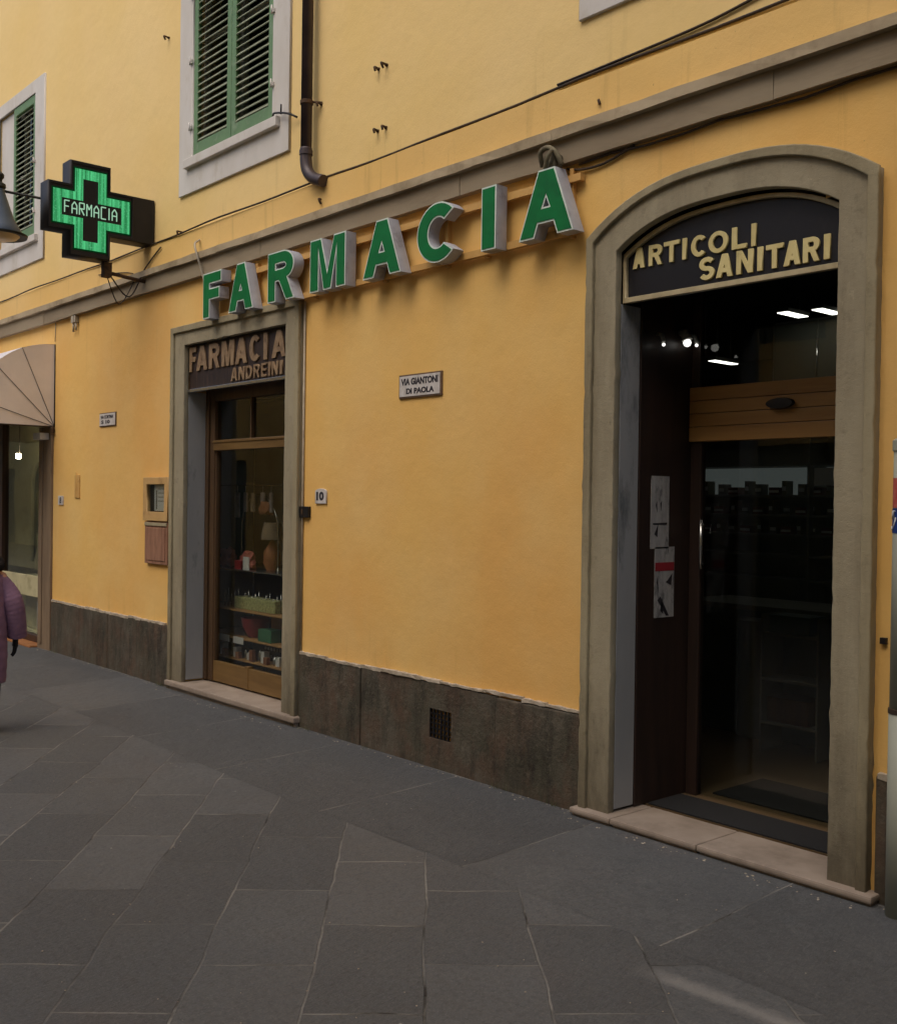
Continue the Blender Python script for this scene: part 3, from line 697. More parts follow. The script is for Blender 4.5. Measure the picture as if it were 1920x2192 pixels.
# ------------------------------------------------------------------ interior of the pharmacy (setting)
bm = bmesh.new(); box(bm, -8.0, -1.0, .30, 6.2, .02, .088)
fin(bm, 'floor', 'floor_in', kind='structure', label='brown pharmacy floor inside the arched doorway')
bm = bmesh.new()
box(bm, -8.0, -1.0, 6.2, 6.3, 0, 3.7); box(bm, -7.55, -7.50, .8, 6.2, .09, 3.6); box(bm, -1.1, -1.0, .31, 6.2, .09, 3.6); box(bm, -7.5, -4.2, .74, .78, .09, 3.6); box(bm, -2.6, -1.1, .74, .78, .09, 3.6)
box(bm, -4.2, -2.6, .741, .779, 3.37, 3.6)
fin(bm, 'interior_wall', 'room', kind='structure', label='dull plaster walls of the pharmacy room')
bm = bmesh.new(); box(bm, -8, -1.0, .74, 6.3, 3.6, 3.7)
fin(bm, 'ceiling', 'room', kind='structure', label='ceiling of the pharmacy room')
bm = bmesh.new(); box(bm, -4.06, -2.71, .30, .62, .089, .100, .003)
props(fin(bm, 'door_mat', 'mat'), 'dark ribbed mat just inside the marble sill of the arched doorway', 'mat')
bm = bmesh.new(); box(bm, -3.95, -2.8, .80, 1.35, .089, .100, .003)
props(fin(bm, 'door_mat', 'mat'), 'black mat on the shop floor beyond the glass door', 'mat')
# shelving at the back
sh = thing('shelf_unit', 'tall wall shelving with pale back panel at the rear of the dark pharmacy', 'shelves', (-5.4, 4.1, .09))
bm = bmesh.new(); box(bm, -6.9, -3.9, 4.28, 4.31, .09, 2.75); fin(bm, 'back_panel', 'greyp', sh)
bm = bmesh.new(); box(bm, -6.87, -5.23, 4.265, 4.279, 1.998, 2.255); fin(bm, 'lit_panel', 'strip_glow', sh)
bm = bmesh.new(); box(bm, -5.19, -3.93, 4.265, 4.279, 1.998, 2.255); fin(bm, 'lit_panel', 'strip_glow', sh)
for z in (.3, .75, 1.2, 1.42, 1.61, 1.79, 1.975, 2.26, 2.6):
    bm = bmesh.new(); box(bm, -6.9, -3.9, 4.0, 4.28, z, z + .02, .002); fin(bm, 'shelf', 'greyp', sh)
for x in (-6.9, -5.22, -3.92):
    bm = bmesh.new(); box(bm, x, x + .025, 3.985, 4.28, .09, 2.75, .002); fin(bm, 'upright', 'greyp', sh)
bm = bmesh.new(); box(bm, -5.17, -4.95, 4.02, 4.05, 2.08, 2.24, .003); props(fin(bm, 'notice_card', 'white'), 'small white card standing on the top shelf of the pharmacy', 'card')
proto = {}
for i in range(30):
    k = i % 3
    if k not in proto:
        bm = bmesh.new(); w = (.045, .07, .11)[k]; h = (.13, .10, .07)[k]
        box(bm, -w / 2, w / 2, -.06, .06, 0, h, .003); box(bm, -w / 2 + .004, w / 2 - .004, -.0615, -.0605, h * .3, h * .6, 0, 1)
        o = fin(bm, 'medicine_box', [('book_a', 'greyp', 'book_b')[k], 'white']); proto[k] = o
    else:
        o = proto[k].copy(); COL.objects.link(o)
    zz = (1.995, 1.81, 1.63)[i // 10]
    o.location = (-6.35 + (i % 10) * .145 + random.uniform(-.02, .02), 4.12, zz)
    props(o, ['slim olive carton standing on a shelf in the dark pharmacy', 'square grey carton standing on a shelf in the dark pharmacy', 'low dull red carton lying on a shelf in the dark pharmacy'][k], 'box', ['slim olive cartons on the pharmacy shelves', 'square grey cartons on the pharmacy shelves', 'low red cartons on the pharmacy shelves'][k])
ct = thing('counter', 'dark teal pharmacy counter with pale top deep inside the doorway', 'counter', (-4.7, 2.7, .09))
bm = bmesh.new(); box(bm, -5.35, -4.05, 2.45, 3.0, .09, 1.08, .01); fin(bm, 'body', 'teal', ct)
bm = bmesh.new(); box(bm, -5.4, -4.0, 2.38, 3.05, 1.08, 1.12, .006); fin(bm, 'worktop', 'greyp', ct)
bm = bmesh.new(); lathe(bm, (-4.72, 2.5, .1), [(.17, 0), (.17, .9), (.15, .92), (0, .92)], 28); fin(bm, 'column', 'greyp', ct, True)
rk = thing('display_rack', 'small display rack with teal boxes in front of the counter', 'rack', (-4.2, 2.25, .09))
for z in (.3, .62, .95):
    bm = bmesh.new(); box(bm, -4.42, -3.98, 2.05, 2.33, z, z + .02, .003); fin(bm, 'shelf', 'greyp', rk)
for x in (-4.43, -3.98):
    bm = bmesh.new(); box(bm, x, x + .015, 2.05, 2.33, .09, 1.1, .002); fin(bm, 'side', 'greyp', rk)
bm = bmesh.new(); box(bm, -4.38, -4.05, 2.07, 2.3, .97, 1.1, .006); props(fin(bm, 'carton', 'teal'), 'teal carton on the top shelf of the small display rack', 'box')
bm = bmesh.new(); box(bm, -4.38, -4.05, 2.07, 2.3, .32, .50, .006); props(fin(bm, 'carton', 'wood_dark'), 'brown carton on the bottom shelf of the small display rack', 'box')
cb = thing('wall_cabinet', 'grey green glazed cabinet high behind the transom window', 'cabinet', (-4.7, 3.1, 2.8))
bm = bmesh.new(); box(bm, -5.02, -4.2, 3.08, 3.4, 2.72, 3.42, .006); fin(bm, 'body', 'greyp', cb)
for x in (-5.0, -4.6):
    bm = bmesh.new(); box(bm, x, x + .385, 3.062, 3.079, 2.74, 3.40, .006); fin(bm, 'door', 'room', cb)
bm = bmesh.new(); tube(bm, [(-4.60, 3.05, 2.9), (-4.60, 3.05, 3.25)], .008); fin(bm, 'handle', 'chrome', cb)
for (x, y, z, w, l, lab) in ((-4.62, 2.72, 3.40, .09, .30, 'left one of the pair of lit ceiling panels seen through the arched transom'), (-4.36, 2.78, 3.40, .09, .30, 'right one of the pair of lit ceiling panels seen through the arched transom'), (-4.28, 3.2, 3.42, .08, .7, 'long lit ceiling tube at the right edge of the arched transom'), (-5.52, 3.1, 3.14, .07, .34, 'single low lit ceiling panel in the middle of the arched transom')):
    t = thing('ceiling_light', lab, 'lamp', (x, y, z), 'ceiling lights of the pharmacy')
    bm = bmesh.new(); box(bm, x - w / 2 - .01, x + w / 2 + .01, y - l / 2 - .01, y + l / 2 + .01, z, z + .03, .003)
    tube(bm, [(x, y - l * .3, z + .03), (x, y - l * .3, 3.6)], .004, 6); tube(bm, [(x, y + l * .3, z + .03), (x, y + l * .3, 3.6)], .004, 6)
    fin(bm, 'housing', 'greyp', t)
    bm = bmesh.new(); box(bm, x - w / 2, x + w / 2, y - l / 2, y + l / 2, z - .006, z - .001); fin(bm, 'diffuser', 'lamp_on', t)
for (y, z, r, lab) in ((.33, 2.85, .011, 'small leftmost added spotlight of the three high on the dark side panel'), (.56, 2.885, .026, 'largest and brightest added spotlight high on the dark side panel'), (.655, 2.88, .011, 'small spotlight added between the bright one and the transom window')):
    t = thing('glint', lab, 'lamp', (-4.02, y, z), 'bulbs standing in for reflections at the doorway side panel')  # glowing bulbs added in place of lights reflected in the glass
    bm = bmesh.new(); tube(bm, [(-4.074, y, z + .07), (-4.035, y, z + .06), (-4.02, y, z + .016)], [r * .8, r * 1.2, r * 1.3], 14); fin(bm, 'head', 'greyp', t)
    bm = bmesh.new(); lathe(bm, (-4.02, y, z), [(0, -r), (r * .7, -r * .7), (r, 0), (r * .7, r * .7), (0, r)], 14); fin(bm, 'bulb', 'spot_on', t, True)

# posters on the side panel (plane facing +X)
def poster(y0, y1, z0, z1, label, red=False):
    t = thing('poster', label, 'poster', (-4.07, (y0 + y1) / 2, z0))
    bm = bmesh.new(); box(bm, -4.0745, -4.0715, y0, y1, z0, z1); fin(bm, 'sheet', 'paper', t)
    bm = bmesh.new()
    w = y1 - y0; h = z1 - z0
    if red:
        box(bm, -4.0713, -4.0703, y0 + .003, y1 - .003, z1 - h * .34, z1 - h * .22); fin(bm, 'red_band', 'paper_red', t); bm = bmesh.new()
        blobs = [[(.15, .25), (.3, .3), (.75, .02), (.6, .02)], [(.55, .5), (.65, .52), (.9, .62), (.85, .45)], [(.1, .5), (.16, .6), (.2, .35)], [(.3, .1), (.4, .28), (.45, .05)]]
    else:
        blobs = [[(.25, .6), (.32, .66), (.34, .5)], [(.5, .62), (.58, .66), (.55, .52)], [(.2, .2), (.4, .34), (.36, .16)], [(.1, .35), (.9, .36), (.88, .33), (.12, .33)]]
    for b in blobs: shape(bm, [[(y0 + p[0] * w, z0 + p[1] * h) for p in b]], -4.0702, .001, plane='yz')
    fin(bm, 'print', 'ink', t)
poster(.30, .475, 1.625, 2.065, 'grey printed poster, upper one on the dark side panel of the arched doorway')
poster(.345, .535, 1.205, 1.635, 'poster with a red band, lower one on the dark side panel', True)

# ------------------------------------------------------------------ display behind left door
sd = thing('display_case', 'shop window display with dark backing and glass shelves in the left doorway', 'display', (-8.6, .7, .135))
bm = bmesh.new(); box(bm, -9.9, -7.4, 1.05, 1.08, .1, 1.22); fin(bm, 'backing', 'navy', sd)
bm = bmesh.new(); box(bm, -9.9, -8.95, 1.04, 1.07, 1.22, 2.9); fin(bm, 'backing', 'greyp', sd)
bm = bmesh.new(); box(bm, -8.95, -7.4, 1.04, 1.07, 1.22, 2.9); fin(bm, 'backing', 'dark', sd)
bm = bmesh.new(); box(bm, -9.97, -9.93, .3, 1.05, .1, 2.95); box(bm, -7.45, -7.40, .3, 1.05, .1, 2.95); box(bm, -9.95, -7.4, .3, 1.05, 2.93, 2.97); fin(bm, 'side', 'room', sd)
bm = bmesh.new(); box(bm, -9.93, -7.45, .3, 1.04, .1, .14); fin(bm, 'base', 'wood_dark', sd)
for z in (.325, .53, .80, 1.19):
    bm = bmesh.new(); box(bm, -9.92, -7.46, .42, .9, z, z + .012, .002); fin(bm, 'shelf', 'chrome' if z > 1 else 'card', sd)
def small(name, mat, label, cat, f, group=None, smooth=False):
    bm = bmesh.new(); f(bm); o = fin(bm, name, mat, None, smooth); return props(o, label, cat, group)
# hanging pouches
for i, (x, w, c) in enumerate(((-9.50, .075, 'silver'), (-9.34, .06, 'silver'), (-9.20, .07, 'beige'), (-9.02, .07, 'silver'), (-8.86, .05, 'silver'))):
    small('hanging_pouch', c, ['leftmost silver pouch hanging in the left display', 'second silver pouch from the left in the left display', 'beige pouch between the silver ones in the left display', 'fourth hanging pouch, silver, in the left display', 'rightmost narrow silver pouch hanging in the left display'][i], 'pouch',
          lambda bm: (box(bm, x, x + w, .58, .60, 1.70 if i == 0 else 1.76, 1.95, .008), tube(bm, [(x + w / 2, .59, 1.95), (x + w / 2, .59, 2.02)], .002, 5)), 'pouches hanging in the left display')
small('hanging_rail', 'chrome', 'thin metal rail from which the pouches hang', 'rail', lambda bm: tube(bm, [(-9.9, .59, 2.02), (-7.46, .59, 2.02)], .006, 8))
small('mirror_hoop', 'chrome', 'arched chrome hoop standing in the left display', 'stand', lambda bm: tube(bm, smooth_path([(-9.42, .62, 1.2), (-9.42, .62, 1.65), (-9.30, .62, 1.86), (-9.1, .62, 1.93), (-8.9, .62, 1.86), (-8.76, .62, 1.65), (-8.75, .62, 1.2)], 5), .008, 8))
tl = thing('table_lamp', 'small lamp with beige drum shade and orange brown base in the left display', 'lamp', (-8.92, .66, 1.2))
bm = bmesh.new(); lathe(bm, (-8.92, .66, 1.50), [(.11, 0), (.085, .16), (.08, .16), (.0, .155)], 24); fin(bm, 'shade', 'beige', tl, True)
bm = bmesh.new(); lathe(bm, (-8.92, .66, 1.202), [(.05, 0), (.085, .07), (.08, .18), (.03, .26), (.012, .30)], 20); fin(bm, 'base', 'orange_f', tl, True)
def cloth(cx, cy, z, r, seed):
    def f(bm):
        rnd = random.Random(seed); m = bmesh.new(); bmesh.ops.create_icosphere(m, subdivisions=3, radius=r)
        for v in m.verts: v.co = Vector((v.co.x * 1.2, v.co.y * .7, max(v.co.z, -r * .75))) * (.95 + .55 * noise3.noise(v.co * 16 + Vector((seed * 3.1, 0, 0))) + .25 * noise3.noise(v.co * 45)) + Vector((cx, cy, z + r * .75))
        merge(bm, m)
    return f
small('folded_scarf', 'pinkish', 'pink crumpled cloth at the left of the display middle shelf', 'cloth', cloth(-9.66, .6, 1.212, .10, 1), None, True)
small('folded_scarf', 'pinkish', 'dusky pink cloth in the middle of the display shelf', 'cloth', cloth(-9.18, .55, 1.202, .10, 2), None, True)
small('orange_bag', 'orange_f', 'orange bag hanging beside the chrome hoop', 'bag', cloth(-8.93, .6, 1.74, .075, 3), None, True)
small('red_box', 'bowl_red', 'small dark red box on the middle shelf of the left display', 'box', lambda bm: box(bm, -9.25, -9.13, .44, .5, 1.204, 1.29, .004))
small('white_card', 'white', 'white card on the middle shelf of the left display', 'card', lambda bm: box(bm, -9.09, -8.98, .44, .45, 1.204, 1.33, .002))
# comb/brush set
br = thing('brush_set', 'pale green bristle brush set with a row of upright handles in the left display', 'brushes', (-9.1, .6, .81))
bm = bmesh.new(); box(bm, -9.35, -8.6, .5, .66, .813, .93, .01); fin(bm, 'bristles', 'bristle', br)
bm = bmesh.new()
for i in range(17): x = -9.62 + i * .065; tube(bm, [(x, .55, .815), (x + .005, .55, .975 + .03 * math.sin(i * 2.1))], .004, 6)
fin(bm, 'handles', 'chrome', br)
small('red_bowl', 'bowl_red', 'red plastic bowl on the lower shelf of the left display', 'bowl', lambda bm: lathe(bm, (-9.1, .6, .543), [(.06, 0), (.075, .005), (.13, .1), (.145, .19), (.135, .19), (.115, .1), (.06, .02), (0, .02)], 30), None, True)
small('carton', 'card', 'tan cardboard carton beside the red bowl', 'box', lambda bm: box(bm, -8.86, -8.45, .62, .85, .543, .78, .005))
small('green_box', 'green_box', 'green carton in front of the tan carton in the left display', 'box', lambda bm: box(bm, -8.83, -8.60, .46, .6, .543, .66, .004))
for i in range(3):
    small('price_card', 'white', ['left', 'middle', 'right'][i] + ' white price card along the front edge of the lower shelf', 'card', lambda bm: box(bm, -9.75 + i * .27, -9.56 + i * .27, .412, .418, .49, .555, .001), 'price cards of the left display')
for i in range(14):
    x = -9.62 + i * .086; h = random.uniform(.05, .16)
    k = i % 3
    def f(bm):
        if k == 0: lathe(bm, (x, .50, .338), [(.018, 0), (.02, .01), (.02, h * .8), (.008, h * .9), (.008, h), (0, h)], 12)
        elif k == 1: box(bm, x - .03, x + .03, .47, .53, .338, .338 + h, .003)
        else: box(bm, x - .025, x + .035, .44, .48, .338, .338 + h * .7, .003)
    small('toiletry', ('chrome', 'white', 'orange_f')[k], ['small chrome bottle', 'small upright white packet', 'low orange packet'][k] + ' at the bottom of the left display', 'toiletry', f, ['chrome bottles', 'white packets', 'orange packets'][k] + ' at the bottom of the left display')
small('price_board', 'navy', 'navy card with rows of small pale marks in the left display', 'board', lambda bm: (box(bm, -9.0, -8.45, .62, .635, .15, .50, .003)))
bm = bmesh.new()
for r_ in range(3):
    for c_ in range(9): box(bm, -8.96 + c_ * .052, -8.93 + c_ * .052, .615, .6195, .44 - r_ * .07, .465 - r_ * .07)
o = fin(bm, 'marks', 'white', bpy.data.objects['price_board'])

bm = bmesh.new(); rnd = random.Random(3)
def pebble(x, y, z, r):
    q = bmesh.new(); bmesh.ops.create_icosphere(q, subdivisions=1, radius=r)
    a = rnd.uniform(.6, 1.5)
    for v in q.verts: v.co = Vector((x + v.co.x * a, y + v.co.y / a, z + v.co.z * .55))
    merge(bm, q)
for i in range(230):
    x = rnd.uniform(-13, -2.3)
    if -9.7 < x < -7.35 or -4.35 < x < -2.42: y = rnd.uniform(-.2, -.13)
    else: y = -.035 - abs(rnd.gauss(0, .035))
    pebble(x, y, .036 - max(0, -y - .1) * .04, rnd.uniform(.0025, .008))
for i in range(130):
    a = rnd.uniform(0, 1); x = -2.2 - 8 * a * a - rnd.uniform(0, 1); y = rnd.uniform(-3.6, -.2); pebble(x, y, .004 if y < -1 else .02, rnd.uniform(.002, .0045))
fin(bm, 'grit', 'mortar', None, kind='stuff', label='loose grit and mortar crumbs along the foot of the wall and on the paving', cat='grit')
bm = bmesh.new()
for cx, n_ in ((-9.85, 26), (-9.75, 22), (-12.55, 16), (-7.25, 14), (-4.55, 12), (-5.0, 8), (-11.2, 8), (-6.4, 8)):
    for i in range(n_):
        x = cx + rnd.gauss(0, .05); y = -.035 - abs(rnd.gauss(0, .015)); h = rnd.uniform(.015, .05); dx = rnd.uniform(-.03, .03); dy = rnd.uniform(-.03, .005)
        bm.faces.new([bm.verts.new(p) for p in ((x - .003, y, .035), (x + .003, y, .035), (x + dx, y + dy, .035 + h))])
fin(bm, 'weeds', 'moss', None, kind='stuff', label='tiny weeds growing in the joint at the foot of the wall', cat='weeds', recalc=False)

# ------------------------------------------------------------------ far-left shop window contents
vs = thing('vase', 'tall glass vase of pale dried grasses in the shop window under the awning', 'vase', (-13.9, .5, .88))
bm = bmesh.new(); lathe(bm, (-14.5, .5, .885), [(.07, 0), (.09, .1), (.05, .35), (.07, .5)], 20); fin(bm, 'pot', 'cream_board', vs, True)
bm = bmesh.new()
for i in range(26):
    a = random.uniform(0, 6.28); s = random.uniform(.05, .26)
    tube(bm, smooth_path([(-14.5, .5, 1.3), (-14.5 + math.cos(a) * s * .4, .5 + math.sin(a) * s * .3, 1.7), (-14.5 + math.cos(a) * s, .5 + math.sin(a) * s * .6, 1.9 + random.uniform(-.25, .1))], 4), .004, 5)
fin(bm, 'grasses', 'bristle', vs)
sl_ = thing('added_shop_lamp', 'small lit square lamp added to brighten the shop window under the awning', 'lamp', (-14.72, .28, 2.4))  # lamp added to brighten the interior behind the glass
bm = bmesh.new(); box(bm, -14.745, -14.695, .24, .29, 2.38, 2.45, .004); fin(bm, 'shade', 'shop_glow', sl_)
bm = bmesh.new(); tube(bm, [(-14.72, .28, 2.451), (-14.72, .28, 3.15)], .006, 6); fin(bm, 'cord', 'wire', sl_)
na = thing('reflection_arch', 'pale arched panel standing in for the facade reflected in the shop window', 'display', (-14, .8, .85))  # cream arch stands in for the sunlit facade reflected in the glass
bm = bmesh.new(); shape(bm, [[(-16.4, .85), (-13.2, .85), (-13.2, 2.9), (-16.4, 2.9)], [(-15.45, .95), (-15.45, 2.0)] + arc(-15.13, 2.0, .32, .36, 180, 0, 14) + [(-14.81, 2.0), (-14.81, .95)]], .7, .05, .003); fin(bm, 'panel', 'cream_board', na)
bm = bmesh.new(); box(bm, -15.8, -14.4, .95, .97, .9, 2.5); fin(bm, 'recess', 'greyp', na)
small('crate_plinth', 'cream_board', 'cream display plinth inside the shop window under the awning', 'plinth', lambda bm: box(bm, -14.5, -13.4, .3, .9, .141, .84, .01))
pl = thing('potted_plant', 'small leafy plant low in the shop window beside the purple coat', 'plant', (-13.5, .22, .14))
bm = bmesh.new(); lathe(bm, (-13.5, .22, .141), [(.06, 0), (.08, .12), (.07, .12), (0, .11)], 16); fin(bm, 'pot', 'terracotta', pl, True)
bm = bmesh.new()
for i in range(90):
    a = random.uniform(0, 6.28); s = random.uniform(.02, .16); z = .26 + random.uniform(0, .26)
    c = Vector((-13.5 + math.cos(a) * s, .22 + math.sin(a) * s * .45, z)); u = Vector((random.uniform(-1, 1), random.uniform(-1, 1), random.uniform(-.5, 1))).normalized() * .035; w = u.cross(Vector((.3, .2, 1))).normalized() * .012
    bm.faces.new([bm.verts.new(p) for p in (c - u, c + w, c + u, c - w)])
fin(bm, 'leaves', 'bristle', pl, recalc=False)
small('price_sign', 'white', 'white price sheet low in the shop window', 'sign', lambda bm: box(bm, -13.62, -13.4, .13, .134, .2, .55, .001))

# ------------------------------------------------------------------ big green letters
sg = thing('shop_sign', 'row of large green letters with grey sides reading FARMACIA below the cornice', 'sign', (-6.6, -.03, 3.5))
for z0, z1, lab in ((3.515, 3.56, 'lower'), (3.83, 3.875, 'upper')):
    bm = bmesh.new(); rough_bar(bm, -8.95, -4.36, -.052, -.018, z0, z1, .6, .002, .002); fin(bm, 'rail', 'rail', sg)
for x in (-8.9, -8.1, -7.2, -6.3, -5.6, -5.2, -4.45):
    bm = bmesh.new(); box(bm, x - .015, x + .015, -.035, 0, 3.50, 3.92, .003); fin(bm, 'bracket', 'rail', sg)
for ch, x0, x1 in (('F', -8.832, -8.50), ('A', -8.372, -7.955), ('R', -7.724, -7.318), ('M', -7.098, -6.622), ('A', -6.402, -5.95), ('C', -5.776, -5.355), ('I', -5.121, -4.985), ('A', -4.775, -4.318)):
    z0, z1 = 3.508, 3.915
    bm = bmesh.new(); letter(bm, ch, x0, x1, z0, z1, -.15, .095, .30, .003, th=.25)
    lt = fin(bm, 'letter', 'letter_side', sg, True)
    bm = bmesh.new(); letter(bm, ch, x0, x1, z0, z1, -.1525, .002, .30, 0, 0, th=.25); fin(bm, 'rim', 'green_rim', lt)
    bm = bmesh.new(); letter(bm, ch, x0, x1, z0, z1, -.156, .003, .30, 0, -.011, th=.25); fin(bm, 'face', 'green', lt)

# ------------------------------------------------------------------ arched sign board
ab = thing('sign_board', 'black arched sign board with cream letters reading ARTICOLI SANITARI over the right doorway', 'sign', (-3.4, .04, 3.09))
bm = bmesh.new(); ip = seg_arch(-4.08, -2.705, 3.34, 3.36, .160)
shape(bm, [[(-4.08, 3.07)] + ip + [(-2.705, 3.07)]], .045, .05, .0); fin(bm, 'panel', 'sign_black', ab)
bm = bmesh.new(); ip2 = seg_arch(-4.062, -2.722, 3.325, 3.345, .160)
shape(bm, [[(-4.083, 3.062)] + seg_arch(-4.083, -2.702, 3.345, 3.365, .162) + [(-2.702, 3.062)], [(-4.062, 3.092), (-2.722, 3.092)] + ip2[::-1]], .02, .03, .003)
fin(bm, 'frame', 'sign_trim', ab)
bm = bmesh.new()
for ch, (a, b) in zip('ARTICOLI', [(-4.052, -3.958), (-3.935, -3.832), (-3.825, -3.711), (-3.693, -3.662), (-3.633, -3.525), (-3.516, -3.384), (-3.363, -3.265), (-3.24, -3.208)]):
    a, b = [-3.40 + (q + 3.40) * .972 for q in (a, b)]; letter(bm, ch, a + .012, b + .008, 3.254, 3.372, .033, .014, .24, .001, th=.2)
fin(bm, 'lettering', 'gold', ab, label='cream word ARTICOLI on the upper line')
bm = bmesh.new()
for ch, (a, b) in zip('SANITARI', [(-3.563, -3.462), (-3.45, -3.342), (-3.319, -3.215), (-3.188, -3.156), (-3.136, -3.033), (-3.03, -2.93), (-2.918, -2.822), (-2.80, -2.766)]):
    a, b = [-3.40 + (q + 3.40) * .972 for q in (a, b)]; letter(bm, ch, a, b, 3.119, 3.243, .033, .014, .24, .001, th=.2)
fin(bm, 'lettering', 'gold', ab, label='cream word SANITARI on the lower line')
# ------------------------------------------------------------------ left sign board
lb = thing('sign_board', 'dark brown sign board with dull bronze letters over the left doorway', 'sign', (-8.5, .03, 2.92))
bm = bmesh.new(); box(bm, -9.408, -7.632, .022, .05, 2.925, 3.343, .002); fin(bm, 'panel', 'sign_brown', lb)
bm = bmesh.new(); box(bm, -9.41, -7.63, -.002, .05, 2.895, 2.924, .003); fin(bm, 'bottom_trim', 'chrome', lb)
bm = bmesh.new()
for ch, (a, b) in zip('FARMACIA', [(-9.40, -9.275), (-9.262, -9.05), (-9.02, -8.82), (-8.783, -8.561), (-8.541, -8.331), (-8.294, -8.114), (-8.056, -7.995), (-7.924, -7.70)]):
    letter(bm, ch, a + .01, b + .01, 3.09, 3.318, .008, .014, .26, .001, th=.2)
fin(bm, 'lettering', 'gold_dull', lb, label='large bronze word FARMACIA')
bm = bmesh.new()
for ch, (a, b) in zip('ANDREINI', [(-8.603, -8.49), (-8.463, -8.364), (-8.338, -8.237), (-8.208, -8.109), (-8.08, -7.998), (-7.966, -7.934), (-7.909, -7.815), (-7.781, -7.745)]):
    letter(bm, ch, a, b, 2.945, 3.062, .008, .014, .2, .001, th=.16)
fin(bm, 'lettering', 'gold_dull', lb, label='small bronze word on the lower line')

# ------------------------------------------------------------------ pharmacy cross
XC = -10.13
cr = thing('pharmacy_cross', 'glowing green pharmacy cross in a black box projecting from the wall on the left', 'sign', (XC, 0, 4.4))
hz = (4.425, 4.87); vt = (4.195, 5.10)
bm = bmesh.new()
shape(bm, [[(-.87, vt[0]), (-.47, vt[0]), (-.47, hz[0]), (-.01, hz[0]), (-.01, hz[1]), (-.47, hz[1]), (-.47, vt[1]), (-.87, vt[1]), (-.87, hz[1]), (-1.08, hz[1]), (-1.08, hz[0]), (-.87, hz[0])]], XC, .20, .006, plane='yz')
fin(bm, 'housing', 'black_metal', cr)
bm = bmesh.new()   # thin raised frame round the luminous field
shape(bm, [[(-.865, 4.20), (-.475, 4.20), (-.475, 4.43), (-.235, 4.43), (-.235, 4.865), (-.475, 4.865), (-.475, 5.095), (-.865, 5.095), (-.865, 4.865), (-1.075, 4.865), (-1.075, 4.43), (-.865, 4.43)],
           [(-.85, 4.225), (-.85, 4.45), (-1.055, 4.45), (-1.055, 4.845), (-.85, 4.845), (-.85, 5.07), (-.49, 5.07), (-.49, 4.845), (-.25, 4.845), (-.25, 4.45), (-.49, 4.45), (-.49, 4.225)]], XC + .012, .012, .001, plane='yz')
fin(bm, 'frame', 'black_metal', cr)
bm = bmesh.new()
lit_o = [(-.825, 4.265), (-.515, 4.265), (-.515, 4.485), (-.275, 4.485), (-.275, 4.80), (-.515, 4.80), (-.515, 5.025), (-.825, 5.025), (-.825, 4.80), (-1.035, 4.80), (-1.035, 4.485), (-.825, 4.485)]
lit_i = [(-.745, 4.345), (-.745, 4.56), (-.95, 4.56), (-.95, 4.725), (-.745, 4.725), (-.745, 4.935), (-.595, 4.935), (-.595, 4.725), (-.36, 4.725), (-.36, 4.56), (-.595, 4.56), (-.595, 4.345)]
shape(bm, [lit_o, lit_i], XC + .005, .004, plane='yz'); fin(bm, 'lit_panel', 'led', cr)
bm = bmesh.new()
shape(bm, [[(a - .014 * (1 if a < -.67 else -1), b - .014 * (1 if b < 4.64 else -1)) for a, b in lit_o], lit_o], XC + .0035, .002, plane='yz'); fin(bm, 'glow_rim', 'led_edge', cr)
bm = bmesh.new()   # segment-style lettering
def segs(x, w, z0, z1, s, r=.0055):
    for (a, b, c, d) in s: tube(bm, [(XC + .008, x + a * w, z0 + b * (z1 - z0)), (XC + .008, x + c * w, z0 + d * (z1 - z0))], r, 6)
G = {'F': [(0, 0, 0, 1), (0, 1, 1, 1), (0, .52, .85, .52)], 'A': [(0, 0, 0, .7), (0, .7, .5, 1), (.5, 1, 1, .7), (1, .7, 1, 0), (0, .42, 1, .42)],
     'R': [(0, 0, 0, 1), (0, 1, 1, 1), (1, 1, 1, .52), (1, .52, 0, .52), (.3, .52, 1, 0)], 'M': [(0, 0, 0, 1), (0, 1, .5, .55), (.5, .55, 1, 1), (1, 1, 1, 0)],
     'C': [(1, 1, 0, 1), (0, 1, 0, 0), (0, 0, 1, 0)], 'I': [(.5, 0, .5, 1)]}
yy = -.925
for ch in 'FARMACIA':
    w = .012 if ch == 'I' else .046; segs(yy, w, 4.588, 4.70, G[ch]); yy += w + .026
fin(bm, 'lettering', 'led_text', cr, label='pale glowing word FARMACIA across the cross')
bm = bmesh.new(); box(bm, XC - .14, XC - .06, -.5, -.42, 4.05, 4.194, .005); tube(bm, [(XC - .1, -.46, 4.10), (XC - .1, -.01, 4.06)], .018, 10)
fin(bm, 'bracket', 'rust', cr)
small('cable', 'wire', 'dark cable drooping in loops below the green cross', 'cable', lambda bm: (tube(bm, smooth_path([(-10.25, -.4, 4.06), (-10.28, -.2, 3.9), (-10.22, -.06, 4.2), (-9.9, -.05, 4.36)], 6), .007, 6), tube(bm, smooth_path([(-10.3, -.42, 4.06), (-10.42, -.25, 3.84), (-10.5, -.08, 4.05), (-10.55, -.05, 4.2), (-11.4, -.045, 4.31)], 6), .006, 6)))

